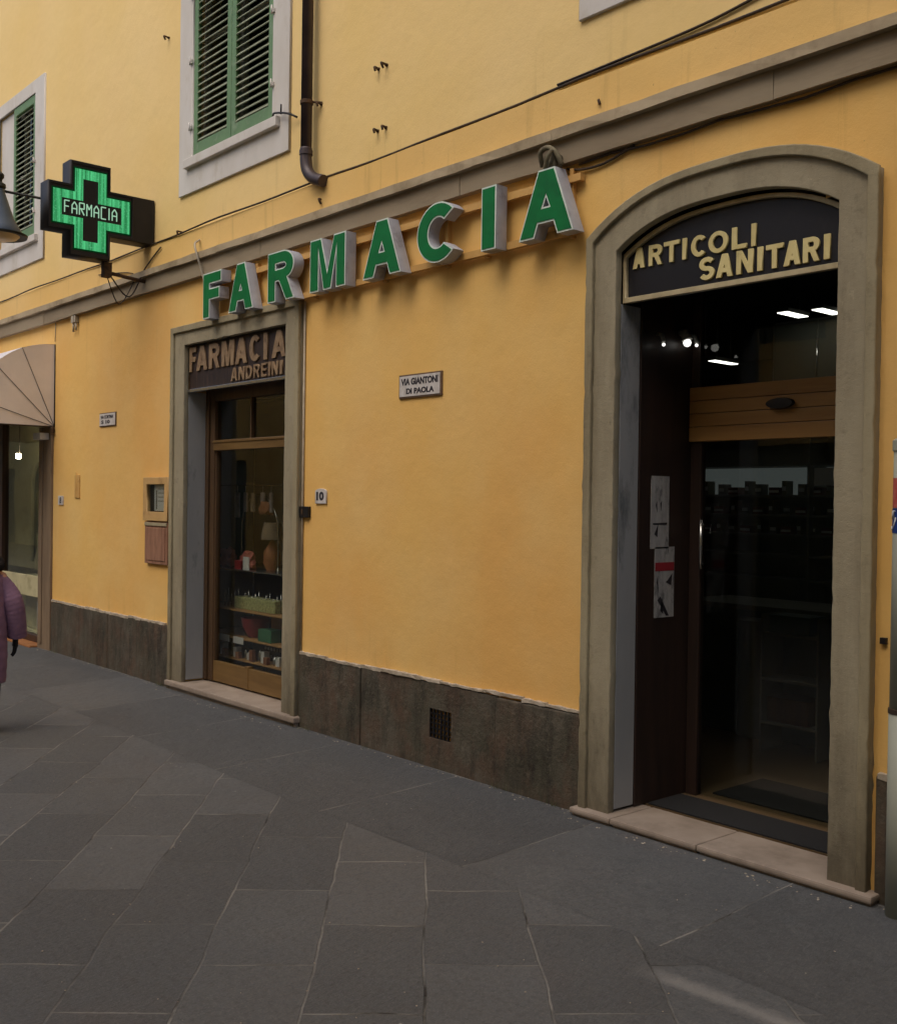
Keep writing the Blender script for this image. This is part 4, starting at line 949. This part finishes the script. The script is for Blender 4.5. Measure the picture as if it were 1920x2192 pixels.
# ------------------------------------------------------------------ street lantern
LX, LY = -10.85, -1.29
ln = thing('street_lantern', 'blue grey bell shaped street lantern on a thin arm left of the green cross', 'lamp', (LX, 0, 4.9))
bm = bmesh.new(); tube(bm, [(LX, 0, 4.87), (LX, LY, 4.87)], .013, 10); lathe(bm, (LX, -.01, 4.87), [(.05, -.05), (.05, .05)], 12); fin(bm, 'arm', 'lamp_dark', ln)
bm = bmesh.new(); lathe(bm, (LX, LY, 4.45), [(.215, .0), (.21, .03), (.185, .07), (.14, .15), (.105, .25), (.075, .34), (.055, .40), (.05, .44), (0, .45)], 36); fin(bm, 'shade', 'lamp_metal', ln, True)
bm = bmesh.new(); lathe(bm, (LX, LY, 4.88), [(.05, 0), (.065, .02), (.06, .05), (.03, .07), (.028, .09), (.045, .115), (.045, .145), (.02, .17), (0, .175)], 20); fin(bm, 'finial', 'lamp_dark', ln, True)
bm = bmesh.new(); lathe(bm, (LX, LY, 4.43), [(.2, 0), (.262, -.012), (.268, .01), (.2, .025)], 36); fin(bm, 'brim', 'lamp_dark', ln, True)
bm = bmesh.new(); lathe(bm, (LX, LY, 4.38), [(0, 0), (.1, .005), (.17, .025), (.195, .05)], 32); fin(bm, 'glass_dish', 'lamp_glass', ln, True)

# ------------------------------------------------------------------ pipes, cables, hooks
dp = thing('downpipe', 'dark brown downpipe beside the shuttered window ending in a bend above the cornice', 'pipe', (-7.27, -.09, 4.4))
bm = bmesh.new(); tube(bm, [(-7.27, -.09, 12.5), (-7.27, -.09, 4.66)], .045, 20)
tube(bm, smooth_path([(-7.27, -.09, 4.70), (-7.27, -.09, 4.60), (-7.245, -.088, 4.51), (-7.17, -.082, 4.44), (-7.05, -.07, 4.395)], 6), .048, 20); fin(bm, 'pipe', 'pipe', dp)
for z in (5.06, 7.2):
    bm = bmesh.new(); lathe(bm, (-7.27, -.09, z), [(.047, -.018), (.053, -.014), (.053, .014), (.047, .018)], 20); tube(bm, [(-7.22, -.06, z), (-7.18, 0, z)], .009, 8); fin(bm, 'clamp', 'rust', dp, True)
bm = bmesh.new(); lathe(bm, (-7.27, -.09, 4.66), [(.045, -.02), (.054, -.018), (.054, .02), (.045, .022)], 20); fin(bm, 'collar', 'pipe', dp, True)
small('shutter_hook', 'black_metal', 'black iron shutter hook between window corner and brown downpipe', 'hook', lambda bm: (tube(bm, smooth_path([(-7.50, -.03, 5.02), (-7.6, -.06, 5.07), (-7.78, -.06, 5.12), (-7.84, -.05, 5.12), (-7.845, -.05, 5.05)], 3), .009, 8), tube(bm, [(-7.70, -.06, 5.09), (-7.70, -.06, 5.17)], .008, 6)))
def ledge(z, amp, x0, x1, r, y=-.012, ph=0.):
    pts = []; x = x0
    while x <= x1:
        pts.append((x, y + .004 * math.sin(x * 3 + ph), z + amp * math.sin(x * 1.3 + ph) + amp * .5 * math.sin(x * 4.1 + ph))); x += .25
    return lambda bm: tube(bm, pts, r, 6)
small('cable', 'wire', 'long dark cable running on top of the yellow band right of the brown downpipe', 'cable', ledge(4.445, .010, -7.2, 10, .009))
small('cable', 'wire', 'dark cable running on top of the yellow band left of the brown downpipe', 'cable', ledge(4.425, .008, -34, -7.05, .008, -.045))
small('cable', 'wire', 'thin cable sagging below the cornice right of the last green letter', 'cable', lambda bm: tube(bm, smooth_path([(-4.5, -.02, 3.93), (-4.38, -.02, 3.90), (-4.2, -.015, 3.90), (-3.98, -.02, 3.95)], 6), .008, 6))
small('cable', 'wire', 'thin dark cable clipped under the cornice above the arched doorway', 'cable', lambda bm: tube(bm, [(-4.4 + i * .25, -.02, 3.935 + .01 * math.sin(i * 1.9)) for i in range(40)], .007, 6))
small('cable', 'wire', 'second thin cable leaving the band at the upper right', 'cable', lambda bm: tube(bm, smooth_path([(-4.6, -.01, 4.47), (-3.6, -.012, 4.49), (-3.1, -.01, 4.54), (-2.2, -.01, 4.62), (0, -.01, 4.7)], 5), .008, 6))
small('cable', 'wire_pale', 'short pale conduit curving over the cornice to the first green letter', 'conduit', lambda bm: tube(bm, smooth_path([(-9.13, -.03, 4.30), (-9.08, -.11, 4.24), (-9.02, -.115, 4.12), (-9.0, -.08, 3.98), (-8.98, -.06, 3.88)], 5), .010, 8))
small('cable', 'wire_pale', 'thin pale wire dropping from the cornice to the awning', 'wire', lambda bm: tube(bm, [(-12.72, -.01, 3.95), (-12.735, -.01, 3.72)], .005, 6))
small('cable_clip', 'rope', 'grey knotted cable clamp on the cornice above the last green letter', 'clamp', lambda bm: (box(bm, -4.60, -4.50, -.13, -.05, 3.93, 4.01, .02), tube(bm, smooth_path([(-4.62, -.11, 3.95), (-4.60, -.15, 4.02), (-4.54, -.15, 4.04), (-4.49, -.13, 4.0), (-4.47, -.1, 3.93)], 4), .016, 8), tube(bm, smooth_path([(-4.57, -.14, 3.92), (-4.53, -.16, 3.98), (-4.50, -.15, 4.02)], 4), .014, 8)))
small('cable_bracket', 'wire_pale', 'pale twin pronged bracket under the cornice above the left wall', 'bracket', lambda bm: (box(bm, -12.16, -12.1, -.05, 0, 3.87, 3.95, .005), box(bm, -12.08, -12.04, -.05, 0, 3.87, 3.95, .005), tube(bm, [(-12.13, -.03, 3.87), (-12.13, -.03, 3.77)], .012, 6), tube(bm, [(-12.06, -.03, 3.87), (-12.05, -.03, 3.78)], .012, 6)))
small('edge_wire', 'wire_pale', 'thin grey vertical conduit along the right edge of the left door surround', 'conduit', lambda bm: tube(bm, [(-7.375, -.012, 3.50), (-7.378, -.012, .66)], .009, 8))
for i, (x, z, lab) in enumerate(((-9.87, 6.42, 'rusty hook on the upper wall left of the shuttered window'), (-6.44, 5.11, 'upper left rusty anchor of the four on the upper wall'), (-6.34, 5.11, 'upper right rusty anchor of the four on the upper wall'), (-6.44, 4.65, 'lower left rusty anchor of the four on the upper wall'), (-6.34, 4.65, 'lower right rusty anchor of the four on the upper wall'), (-4.24, 4.27, 'rusty bolt on the yellow band above the arched doorway'), (-7.13, 4.27, 'rusty stub on the band below the bend of the brown downpipe'), (-7.19, 5.05, 'small rusty wall plug right of the brown downpipe'), (-9.55, 4.45, 'small rusty stub on the wall right of the green cross'))):
    def f(bm):
        s = random.uniform(.8, 1.3)
        tube(bm, smooth_path([(x, .01, z), (x, -.04 * s, z + .004), (x + .012 * s, -.05 * s, z - .012), (x + .014, -.045, z - .03 * s)], 3), [.009] * 10, 7)
        lathe(bm, (x, -.004, z), [(0, -.014), (.014, -.008), (.016, .006), (0, .012)], 9)
    small('wall_hook', 'rust', lab, 'hook', f, 'rusty hooks and anchors on the wall')
small('wall_bolt', 'black_metal', 'small black square bolt on the wall right of the arched doorway', 'bolt', lambda bm: box(bm, -2.465, -2.435, -.02, .005, 1.255, 1.285, .002))
rp = thing('downpipe', 'grey green downpipe with red and blue stickers at the right edge', 'pipe', (-2.34, -.08, 0))
bm = bmesh.new(); tube(bm, [(-2.315, -.085, 12.5), (-2.315, -.085, 2.12)], .042, 24); fin(bm, 'pipe', 'pipe_pale', rp, label='pale upper length of the pipe')
bm = bmesh.new(); tube(bm, [(-2.318, -.09, 2.18), (-2.318, -.09, .975)], .053, 28); tube(bm, [(-2.318, -.09, .965), (-2.318, -.09, .0)], .056, 28)
cs = fin(bm, 'casing', 'grey_pipe', rp)
bm = bmesh.new(); lathe(bm, (-2.318, -.09, .97), [(.055, -.012), (.059, -.01), (.059, .01), (.055, .012)], 28); fin(bm, 'joint', 'wire', rp, True)
bm = bmesh.new(); lathe(bm, (-2.318, -.09, 2.18), [(.054, -.03), (.059, -.025), (.059, .02), (.046, .03)], 28); fin(bm, 'collar', 'grey_pipe', rp, True)
def wrap(bm, z0, z1, a0, a1, r):
    n = 16; prev = None
    for i in range(n + 1):
        a = R(a0 + (a1 - a0) * i / n); p = [bm.verts.new((-2.318 + r * math.cos(a), -.09 + r * math.sin(a), z)) for z in (z0, z1)]
        if prev: bm.faces.new((prev[0], p[0], p[1], prev[1]))
        prev = p
bm = bmesh.new(); wrap(bm, 1.895, 2.03, 195, 330, .0545); fin(bm, 'sticker', 'red', rp, label='red sticker')
bm = bmesh.new(); wrap(bm, 1.78, 1.892, 195, 330, .0545); fin(bm, 'sticker', 'blue', rp, label='blue sticker with white lettering')
bm = bmesh.new()
for s in (((205, 1.81), (215, 1.795), (228, 1.80), (240, 1.82), (250, 1.85)), ((222, 1.845), (222, 1.88), (230, 1.88), (230, 1.86), (222, 1.86)), ((236, 1.845), (236, 1.88), (246, 1.88))):
    tube(bm, [(-2.318 + .0555 * math.cos(R(a)), -.09 + .0555 * math.sin(R(a)), z) for a, z in s], .0035, 6)
fin(bm, 'sticker_print', 'white', rp)

# ------------------------------------------------------------------ plates and boxes on the wall
pt = thing('street_name_plate', 'white street name plaque with two lines of dark letters between the doorways', 'sign', (-5.9, 0, 2.64))
bm = bmesh.new(); box(bm, -6.13, -5.655, -.014, 0, 2.63, 2.80, .003); fin(bm, 'border', 'plate_edge', pt)
bm = bmesh.new(); box(bm, -6.118, -5.672, -.018, -.013, 2.642, 2.788, .002); fin(bm, 'tile', 'plate', pt)
bm = bmesh.new(); text(bm, 'VIA GIANTONI', -6.10, -5.69, 2.722, 2.772, -.0195, .002, bold=.045); text(bm, 'DI PAOLA', -6.04, -5.73, 2.658, 2.70, -.0195, .002, bold=.045)
fin(bm, 'lettering', 'ink', pt)
p2 = thing('street_name_plate', 'small white plaque high on the wall above the wall boxes on the left', 'sign', (-11.2, 0, 2.64))
bm = bmesh.new(); box(bm, -11.42, -11.0, -.012, 0, 2.65, 2.80, .003); fin(bm, 'border', 'plate_edge', p2)
bm = bmesh.new(); box(bm, -11.41, -11.01, -.016, -.011, 2.66, 2.79, .002); fin(bm, 'tile', 'plate', p2)
bm = bmesh.new(); text(bm, 'VIA CORTINA', -11.38, -11.05, 2.735, 2.772, -.0175, .002, bold=.045); text(bm, 'S 10', -11.36, -11.14, 2.68, 2.72, -.0175, .002, bold=.045)
fin(bm, 'lettering', 'ink', p2)
n1 = thing('house_number', 'white house number tile right of the left doorway', 'number plate', (-7.12, 0, 1.86))
bm = bmesh.new(); shape(bm, [[(-7.195, 1.86), (-7.04, 1.86), (-7.04, 1.955)] + arc(-7.1175, 1.955, .0775, .025, 0, 180, 10) + [(-7.195, 1.955)]], -.014, .014, .002); fin(bm, 'tile', 'plate', n1)
bm = bmesh.new(); text(bm, '10', -7.175, -7.07, 1.885, 1.955, -.0155, .002, bold=.06); fin(bm, 'number', 'ink', n1)
n2 = thing('house_number', 'small white house number tile beside the shop under the awning', 'number plate', (-12.5, 0, 1.78))
bm = bmesh.new(); box(bm, -12.59, -12.44, -.012, 0, 1.785, 1.89, .003); fin(bm, 'tile', 'plate', n2)
bm = bmesh.new(); text(bm, '8', -12.54, -12.49, 1.80, 1.875, -.0135, .002, bold=.03); fin(bm, 'number', 'ink', n2)
bp = thing('door_bell', 'dark doorbell box on the right edge of the left doorway surround', 'doorbell', (-7.33, 0, 1.75))
bm = bmesh.new(); box(bm, -7.40, -7.27, -.03, 0, 1.745, 1.835, .004); fin(bm, 'casing', 'black_metal', bp)
bm = bmesh.new(); box(bm, -7.365, -7.345, -.034, -.029, 1.77, 1.81, .002); fin(bm, 'button', 'rust', bp)
mb = thing('notice_box', 'beige glazed notice box on the wall left of the left doorway', 'notice box', (-9.95, 0, 1.65))
bm = bmesh.new()
shape(bm, [[(-10.24, 1.655), (-9.70, 1.655), (-9.70, 2.09), (-10.24, 2.09)], [(-10.16, 1.745), (-10.16, 2.02), (-9.775, 2.02), (-9.775, 1.745)]], -.05, .05, .004); fin(bm, 'frame', 'beige_metal', mb)
bm = bmesh.new(); box(bm, -10.16, -9.775, -.006, -.003, 1.745, 2.02); fin(bm, 'backing', 'wood_black', mb)
bm = bmesh.new(); box(bm, -10.06, -9.79, -.0115, -.007, 1.755, 2.01); fin(bm, 'notice', 'white', mb)
bm = bmesh.new()
for z in (1.97, 1.93, 1.89, 1.85): box(bm, -9.98, -9.84, -.0128, -.0118, z, z + .006)
box(bm, -10.02, -10.00, -.0128, -.0118, 1.77, 1.96)
fin(bm, 'print', 'ink', mb)
bm = bmesh.new(); box(bm, -10.16, -9.775, -.036, -.033, 1.745, 2.02); fin(bm, 'pane', 'glass', mb)
lbx = thing('letter_box', 'weathered brown metal flap box right below the beige notice box', 'letter box', (-9.95, 0, 1.22))
bm = bmesh.new(); box(bm, -10.22, -9.72, -.035, 0, 1.225, 1.645, .004); fin(bm, 'casing', 'pink_metal', lbx)
bm = bmesh.new(); box(bm, -10.17, -9.765, -.042, -.034, 1.26, 1.585, .004); fin(bm, 'flap', 'pink_metal', lbx)
bm = bmesh.new(); box(bm, -10.21, -9.73, -.045, -.034, 1.605, 1.638, .003); fin(bm, 'top_strip', 'stone_rim', lbx)
small('wall_strip', 'rail', 'narrow vertical wooden strip on the wall under the small plaque', 'strip', lambda bm: (box(bm, -12.10, -11.96, -.012, .002, 1.87, 2.13, .003), box(bm, -12.06, -12.045, -.016, -.011, 1.88, 2.16, .001)))
bm = bmesh.new(); box(bm, -13.06, -12.84, -.14, -.031, 2.56, 2.64, .006)
props(fin(bm, 'alarm_box', 'white'), 'small white box fixed under the corner of the awning', 'box')

# ------------------------------------------------------------------ awning
aw = thing('awning', 'cream canvas hood awning with fan ribs over the shop at the far left', 'awning', (-14.6, 0, 2.7))
pv = Vector((-12.75, -.005, 2.71)); RR = .98
def rim(a): return Vector((0, -RR * math.cos(R(a)), RR * math.sin(R(a))))
for xs in (-12.75, -17.0):
    bm = bmesh.new(); n = 24; c = bm.verts.new((xs, pv.y, pv.z)); ring = [bm.verts.new((xs + (.0 if xs > -13 else 0), pv.y + rim(90 * i / n).y, pv.z + rim(90 * i / n).z)) for i in range(n + 1)]
    for a, b in zip(ring, ring[1:]): bm.faces.new((c, a, b))
    fin(bm, 'side_panel', 'canvas', aw, recalc=False)
bm = bmesh.new(); n = 24; prev = None; NX = 18
for i in range(n + 1):
    row = []
    for k in range(NX + 1):
        x = -17.0 + (17.0 - 12.748) * k / NX; rr = RR + .004 - .012 * math.sin(math.pi * ((i / n * 4) % 1))
        row.append(bm.verts.new((x, pv.y - rr * math.cos(R(90 * i / n)), pv.z + rr * math.sin(R(90 * i / n)))))
    if prev:
        for k in range(NX): bm.faces.new((prev[k], prev[k + 1], row[k + 1], row[k])).smooth = True
    prev = row
fin(bm, 'hood', 'canvas_blue', aw, recalc=False)
for a in (0, 17, 45, 67, 90):
    bm = bmesh.new(); p1 = pv + rim(a) + Vector((.008, 0, 0)); tube(bm, [pv + Vector((.008, 0, 0)), p1], .0035 if a not in (0, 90) else .008, 8)
    if a in (0,): tube(bm, [p1, p1 - Vector((4.26, 0, 0))], .012, 8)
    fin(bm, 'rib', 'wire', aw)
bm = bmesh.new(); lathe(bm, (-12.735, -.03, 2.66), [(.0, -.03), (.02, -.025), (.025, .03), (0, .06)], 12); fin(bm, 'pivot', 'rust', aw, True)

# ------------------------------------------------------------------ person in the mauve coat (walking away)
PX, PY = -8.86, -2.05
pr = thing('person', 'person in a long mauve padded coat and black gloves walking away at the left edge', 'person', (PX, PY, 0))
fw = Vector((-PX * -1, PY + D, 0)); fw = Vector((PX, PY + D, 0)).normalized(); rt = Vector((fw.y, -fw.x, 0))
def pp(a, b, z): return Vector((PX, PY, 0)) + rt * a + fw * b + Vector((0, 0, z))   # a: to the person's right, b: forward
def skin(name, verts, edges, mat, parent, sub=2, root=0):
    me = bpy.data.meshes.new(name); me.from_pydata([v[0] for v in verts], edges, [])
    o = bpy.data.objects.new(name, me); COL.objects.link(o)
    md = o.modifiers.new('s', 'SKIN'); md.use_smooth_shade = True
    o.modifiers.new('ss', 'SUBSURF').levels = sub
    o.modifiers['ss'].render_levels = sub
    sl = me.skin_vertices[0].data
    for i, v in enumerate(verts): sl[i].radius = v[1] if isinstance(v[1], tuple) else (v[1], v[1]); sl[i].use_root = (i == root)
    ev = bpy.data.meshes.new_from_object(o.evaluated_get(bpy.context.evaluated_depsgraph_get()))
    bpy.data.objects.remove(o); bpy.data.meshes.remove(me)
    ev.name = name; ev.materials.clear(); ev.materials.append(M[mat]); ev.shade_smooth()
    q = bpy.data.objects.new(name, ev); COL.objects.link(q); q.parent = parent; q.location = -W[parent]; W[q] = Vector((0, 0, 0)); return q
V = []; Eg = []
def add(p, r, frm=None):
    V.append((p, r)); 
    if frm is not None: Eg.append((frm, len(V) - 1))
    return len(V) - 1
root = add(pp(0, 0, .86), (.13, .10)); sp = add(pp(0, .01, 1.05), (.115, .09), root); chst = add(pp(0, 0, 1.22), (.13, .09), sp); nk = add(pp(0, .01, 1.34), .05, chst)
jw = add(pp(0, .035, 1.42), .062, nk); hd = add(pp(0, .03, 1.50), .082, jw); tp = add(pp(0, .02, 1.555), .06, hd)
no = add(pp(0, .115, 1.47), .014, hd)
for s in (-1, 1):
    er = add(pp(s * .083, .02, 1.47), .014, hd)
    hp = add(pp(s * .09, 0, .78), .09, root); kn = add(pp(s * .10, .06 * s, .43), .058, hp); an = add(pp(s * .10, -.05 + .04 * s, .09), .038, kn); toe = add(pp(s * .11, .12 + .04 * s, .04), .035, an)
    sh_ = add(pp(s * .15, 0, 1.23), .055, chst); el = add(pp(s * .235, -.01, 1.0), .042, sh_); wr = add(pp(s * .255, .05, .77), .028, el); pm = add(pp(s * .258, .07, .70), (.036, .018), wr)
    for j, (da, db, L_) in enumerate(((-.012, .028, .075), (-.004, .012, .085), (.0, -.004, .08), (.003, -.02, .065))):
        f1 = add(pp(s * (.258 + da), .07 + db, .655), .0095, pm); f2 = add(pp(s * (.258 + da - .006), .078 + db, .655 - L_ * .55), .008, f1); add(pp(s * (.258 + da - .022), .09 + db, .655 - L_ * .85), .007, f2)
    th_ = add(pp(s * .245, .115, .70), .0105, pm); add(pp(s * .238, .135, .66), .009, th_)
body = skin('body', V, Eg, 'skin', pr)
body.data.materials.append(M['trouser']); body.data.materials.append(M['glove'])
for p in body.data.polygons:
    z = p.center.z
    if z < .9 and (Vector((p.center.x - PX, p.center.y - PY, 0)).length < .2 or z < .6): p.material_index = 1
    elif z < .80: p.material_index = 2
# coat: rings of ellipses with quilting
def loft(bm, rings, seg=40):
    rr = []
    for (a, b, z, ra, rb) in rings:
        rr.append([bm.verts.new(pp(a + ra * math.cos(2 * math.pi * k / seg), b + rb * math.sin(2 * math.pi * k / seg) * (1 + .04 * math.sin(6 * math.pi * k / seg * 2)), z)) for k in range(seg)])
    for x_, y_ in zip(rr, rr[1:]):
        for k in range(seg): bm.faces.new((x_[k], x_[(k + 1) % seg], y_[(k + 1) % seg], y_[k])).smooth = True
    return rr
bm = bmesh.new(); rings = []
prof = [(.40, .185, .17), (.60, .195, .17), (.80, .19, .165), (1.0, .18, .15), (1.15, .175, .15), (1.23, .165, .14), (1.30, .12, .11), (1.36, .09, .085)]
z = .40
def interp(z):
    for p, q in zip(prof, prof[1:]):
        if p[0] <= z <= q[0]: s = (z - p[0]) / (q[0] - p[0]); return p[1] + (q[1] - p[1]) * s, p[2] + (q[2] - p[2]) * s
    return prof[-1][1:]
rings.append((0, 0, .40, .16, .145))
while z < 1.36:
    ra, rb = interp(z); q = .004 * abs(math.sin((z - .4) / .085 * math.pi)) * (1 if z < 1.28 else 0)
    rings.append((0, 0, z, ra + q, rb + q)); z += .014
loft(bm, rings); fin(bm, 'coat', 'coat', pr)
for s in (-1, 1):
    bm = bmesh.new(); pts = smooth_path([pp(s * .12, 0, 1.24), pp(s * .195, -.005, 1.13), pp(s * .24, -.01, 1.0), pp(s * .26, .02, .86), pp(s * .268, .05, .75)], 14)
    rs = [(.048 + .036 * min(1, i / 22) - .012 * i / len(pts)) + .003 * abs(math.sin(i * .42 * math.pi / 1.4)) for i in range(len(pts))]; rs[-1] = .05
    tube(bm, pts, rs, 20); fin(bm, 'sleeve', 'coat', pr)
bm = bmesh.new(); m_ = []
for k in range(40):
    a = 2 * math.pi * k / 40; m_.append(pp(.125 * math.cos(a), -.01 + .11 * math.sin(a), 1.345 + .02 * math.sin(a * 3)))
m_.append(m_[0]); tube(bm, m_, [.042 + .01 * math.sin(k * 2.7) for k in range(41)], 12, False); fin(bm, 'fur_collar', 'fur', pr)
bm = bmesh.new(); q = bmesh.new(); bmesh.ops.create_icosphere(q, subdivisions=3, radius=1)
for v in q.verts:
    c = v.co.copy(); sx_ = .098; 
    b_ = c.y * .105; zz_ = c.z * .12
    if c.y > .25 and c.z < .35: b_ = min(b_, .02)
    v.co = pp(c.x * sx_, .005 + b_, 1.50 + (zz_ if c.z > 0 else zz_ * 1.3)) 
merge(bm, q); fin(bm, 'hair', 'fur', pr, True)

# ------------------------------------------------------------------ building across the street (seen only in reflections)
ob = thing('opposite_building', 'pale yellow building on the other side of the street with arched dark shopfronts', 'building', (-15, -9, 0))
YO = -9.6
holes = [(-44 + i * 4.2, -42.4 + i * 4.2, .0, 2.9) for i in range(14)] + [(-44 + i * 4.2, -42.7 + i * 4.2, 4.6, 6.4) for i in range(14)]
bm = bmesh.new(); wall_sheet(bm, -46, 16, 0, 7.6, YO, holes, YO - .3); box(bm, -46, 16, YO - .7, YO - .31, 0, 7.6); box(bm, -46.3, 16.3, YO - 6, YO + .45, 7.6, 7.8)
fin(bm, 'wall', 'opp_wall', ob, recalc=False)
for h in holes:
    bm = bmesh.new(); box(bm, h[0], h[1], YO - .2, YO - .16, h[2], h[3]); box(bm, h[0], h[0] + .1, YO - .16, YO - .1, h[2], h[3]); box(bm, h[1] - .1, h[1], YO - .16, YO - .1, h[2], h[3]); box(bm, h[0], h[1], YO - .16, YO - .1, h[3] - .1, h[3])
    fin(bm, 'window' if h[2] > 1 else 'door', ['teal'], ob)
tb2 = thing('shade_storey', 'unseen grey upper storey added across the street to darken the right side', 'building', (8, -10, 0))  # added out of view to block light from the right of the facade
bm = bmesh.new(); wall_sheet(bm, -4, 18, 7.81, 12.0, YO + .1, [(1.5 + 3 * i, 2.7 + 3 * i, 8.6, 10.3) for i in range(5)], YO - .2); box(bm, -4, 18, YO - 5, YO - .21, 7.81, 12.0); fin(bm, 'wall', 'stone', tb2)
bm = bmesh.new(); box(bm, -4.3, 18.3, YO - 6, YO + .5, 12.01, 12.2); fin(bm, 'roof', 'terracotta', tb2)
# ------------------------------------------------------------------ light
w = bpy.data.worlds.new('World'); S.world = w; w.use_nodes = True; t = w.node_tree; t.nodes.clear()
sky = N(t, 'ShaderNodeTexSky'); sky.sky_type = 'NISHITA'; sky.sun_disc = False
SE, SR = R(58), R(172)
sky.sun_elevation = SE; sky.sun_rotation = SR; sky.air_density = 1.0; sky.dust_density = 5.0; sky.ozone_density = .6
bg = N(t, 'ShaderNodeBackground'); bg.inputs['Strength'].default_value = .15
out = N(t, 'ShaderNodeOutputWorld'); L(t, sky.outputs[0], bg.inputs[0]); L(t, bg.outputs[0], out.inputs[0])
sl = bpy.data.lights.new('sun', 'SUN'); sl.energy = .55; sl.angle = R(60); sl.color = (1, .975, .93)
so = bpy.data.objects.new('sun', sl); COL.objects.link(so)
# sun direction: azimuth measured like the sky texture (rotation 0 = +Y, clockwise)
dv = Vector((math.sin(SR) * math.cos(SE), math.cos(SR) * math.cos(SE), math.sin(SE)))
so.rotation_euler = dv.to_track_quat('Z', 'Y').to_euler()

# ------------------------------------------------------------------ camera
cam = bpy.data.cameras.new('camera'); co = bpy.data.objects.new('camera', cam); COL.objects.link(co); S.camera = co
cam.sensor_fit = 'HORIZONTAL'; cam.sensor_width = 36; cam.lens = 2300 / 1920 * 36; cam.clip_end = 600; cam.clip_start = .05
yaw = R(41); pitch = R(-.62); roll = R(.8)
f0 = Vector((-math.cos(yaw), math.sin(yaw), 0)); r0 = Vector((math.sin(yaw), math.cos(yaw), 0)); up = Vector((0, 0, 1))
f = f0 * math.cos(pitch) + up * math.sin(pitch); u = up * math.cos(pitch) - f0 * math.sin(pitch)
r = r0 * math.cos(roll) + u * math.sin(roll); u2 = u * math.cos(roll) - r0 * math.sin(roll)
co.matrix_world = Matrix(((r.x, u2.x, -f.x, 0), (r.y, u2.y, -f.y, -D), (r.z, u2.z, -f.z, H), (0, 0, 0, 1)))
S.view_settings.view_transform = 'Standard'; S.view_settings.look = 'None'; S.view_settings.gamma = 1; S.view_settings.exposure = 0.14
S.cycles.use_denoising = True; S.cycles.max_bounces = 8; S.cycles.transparent_max_bounces = 12
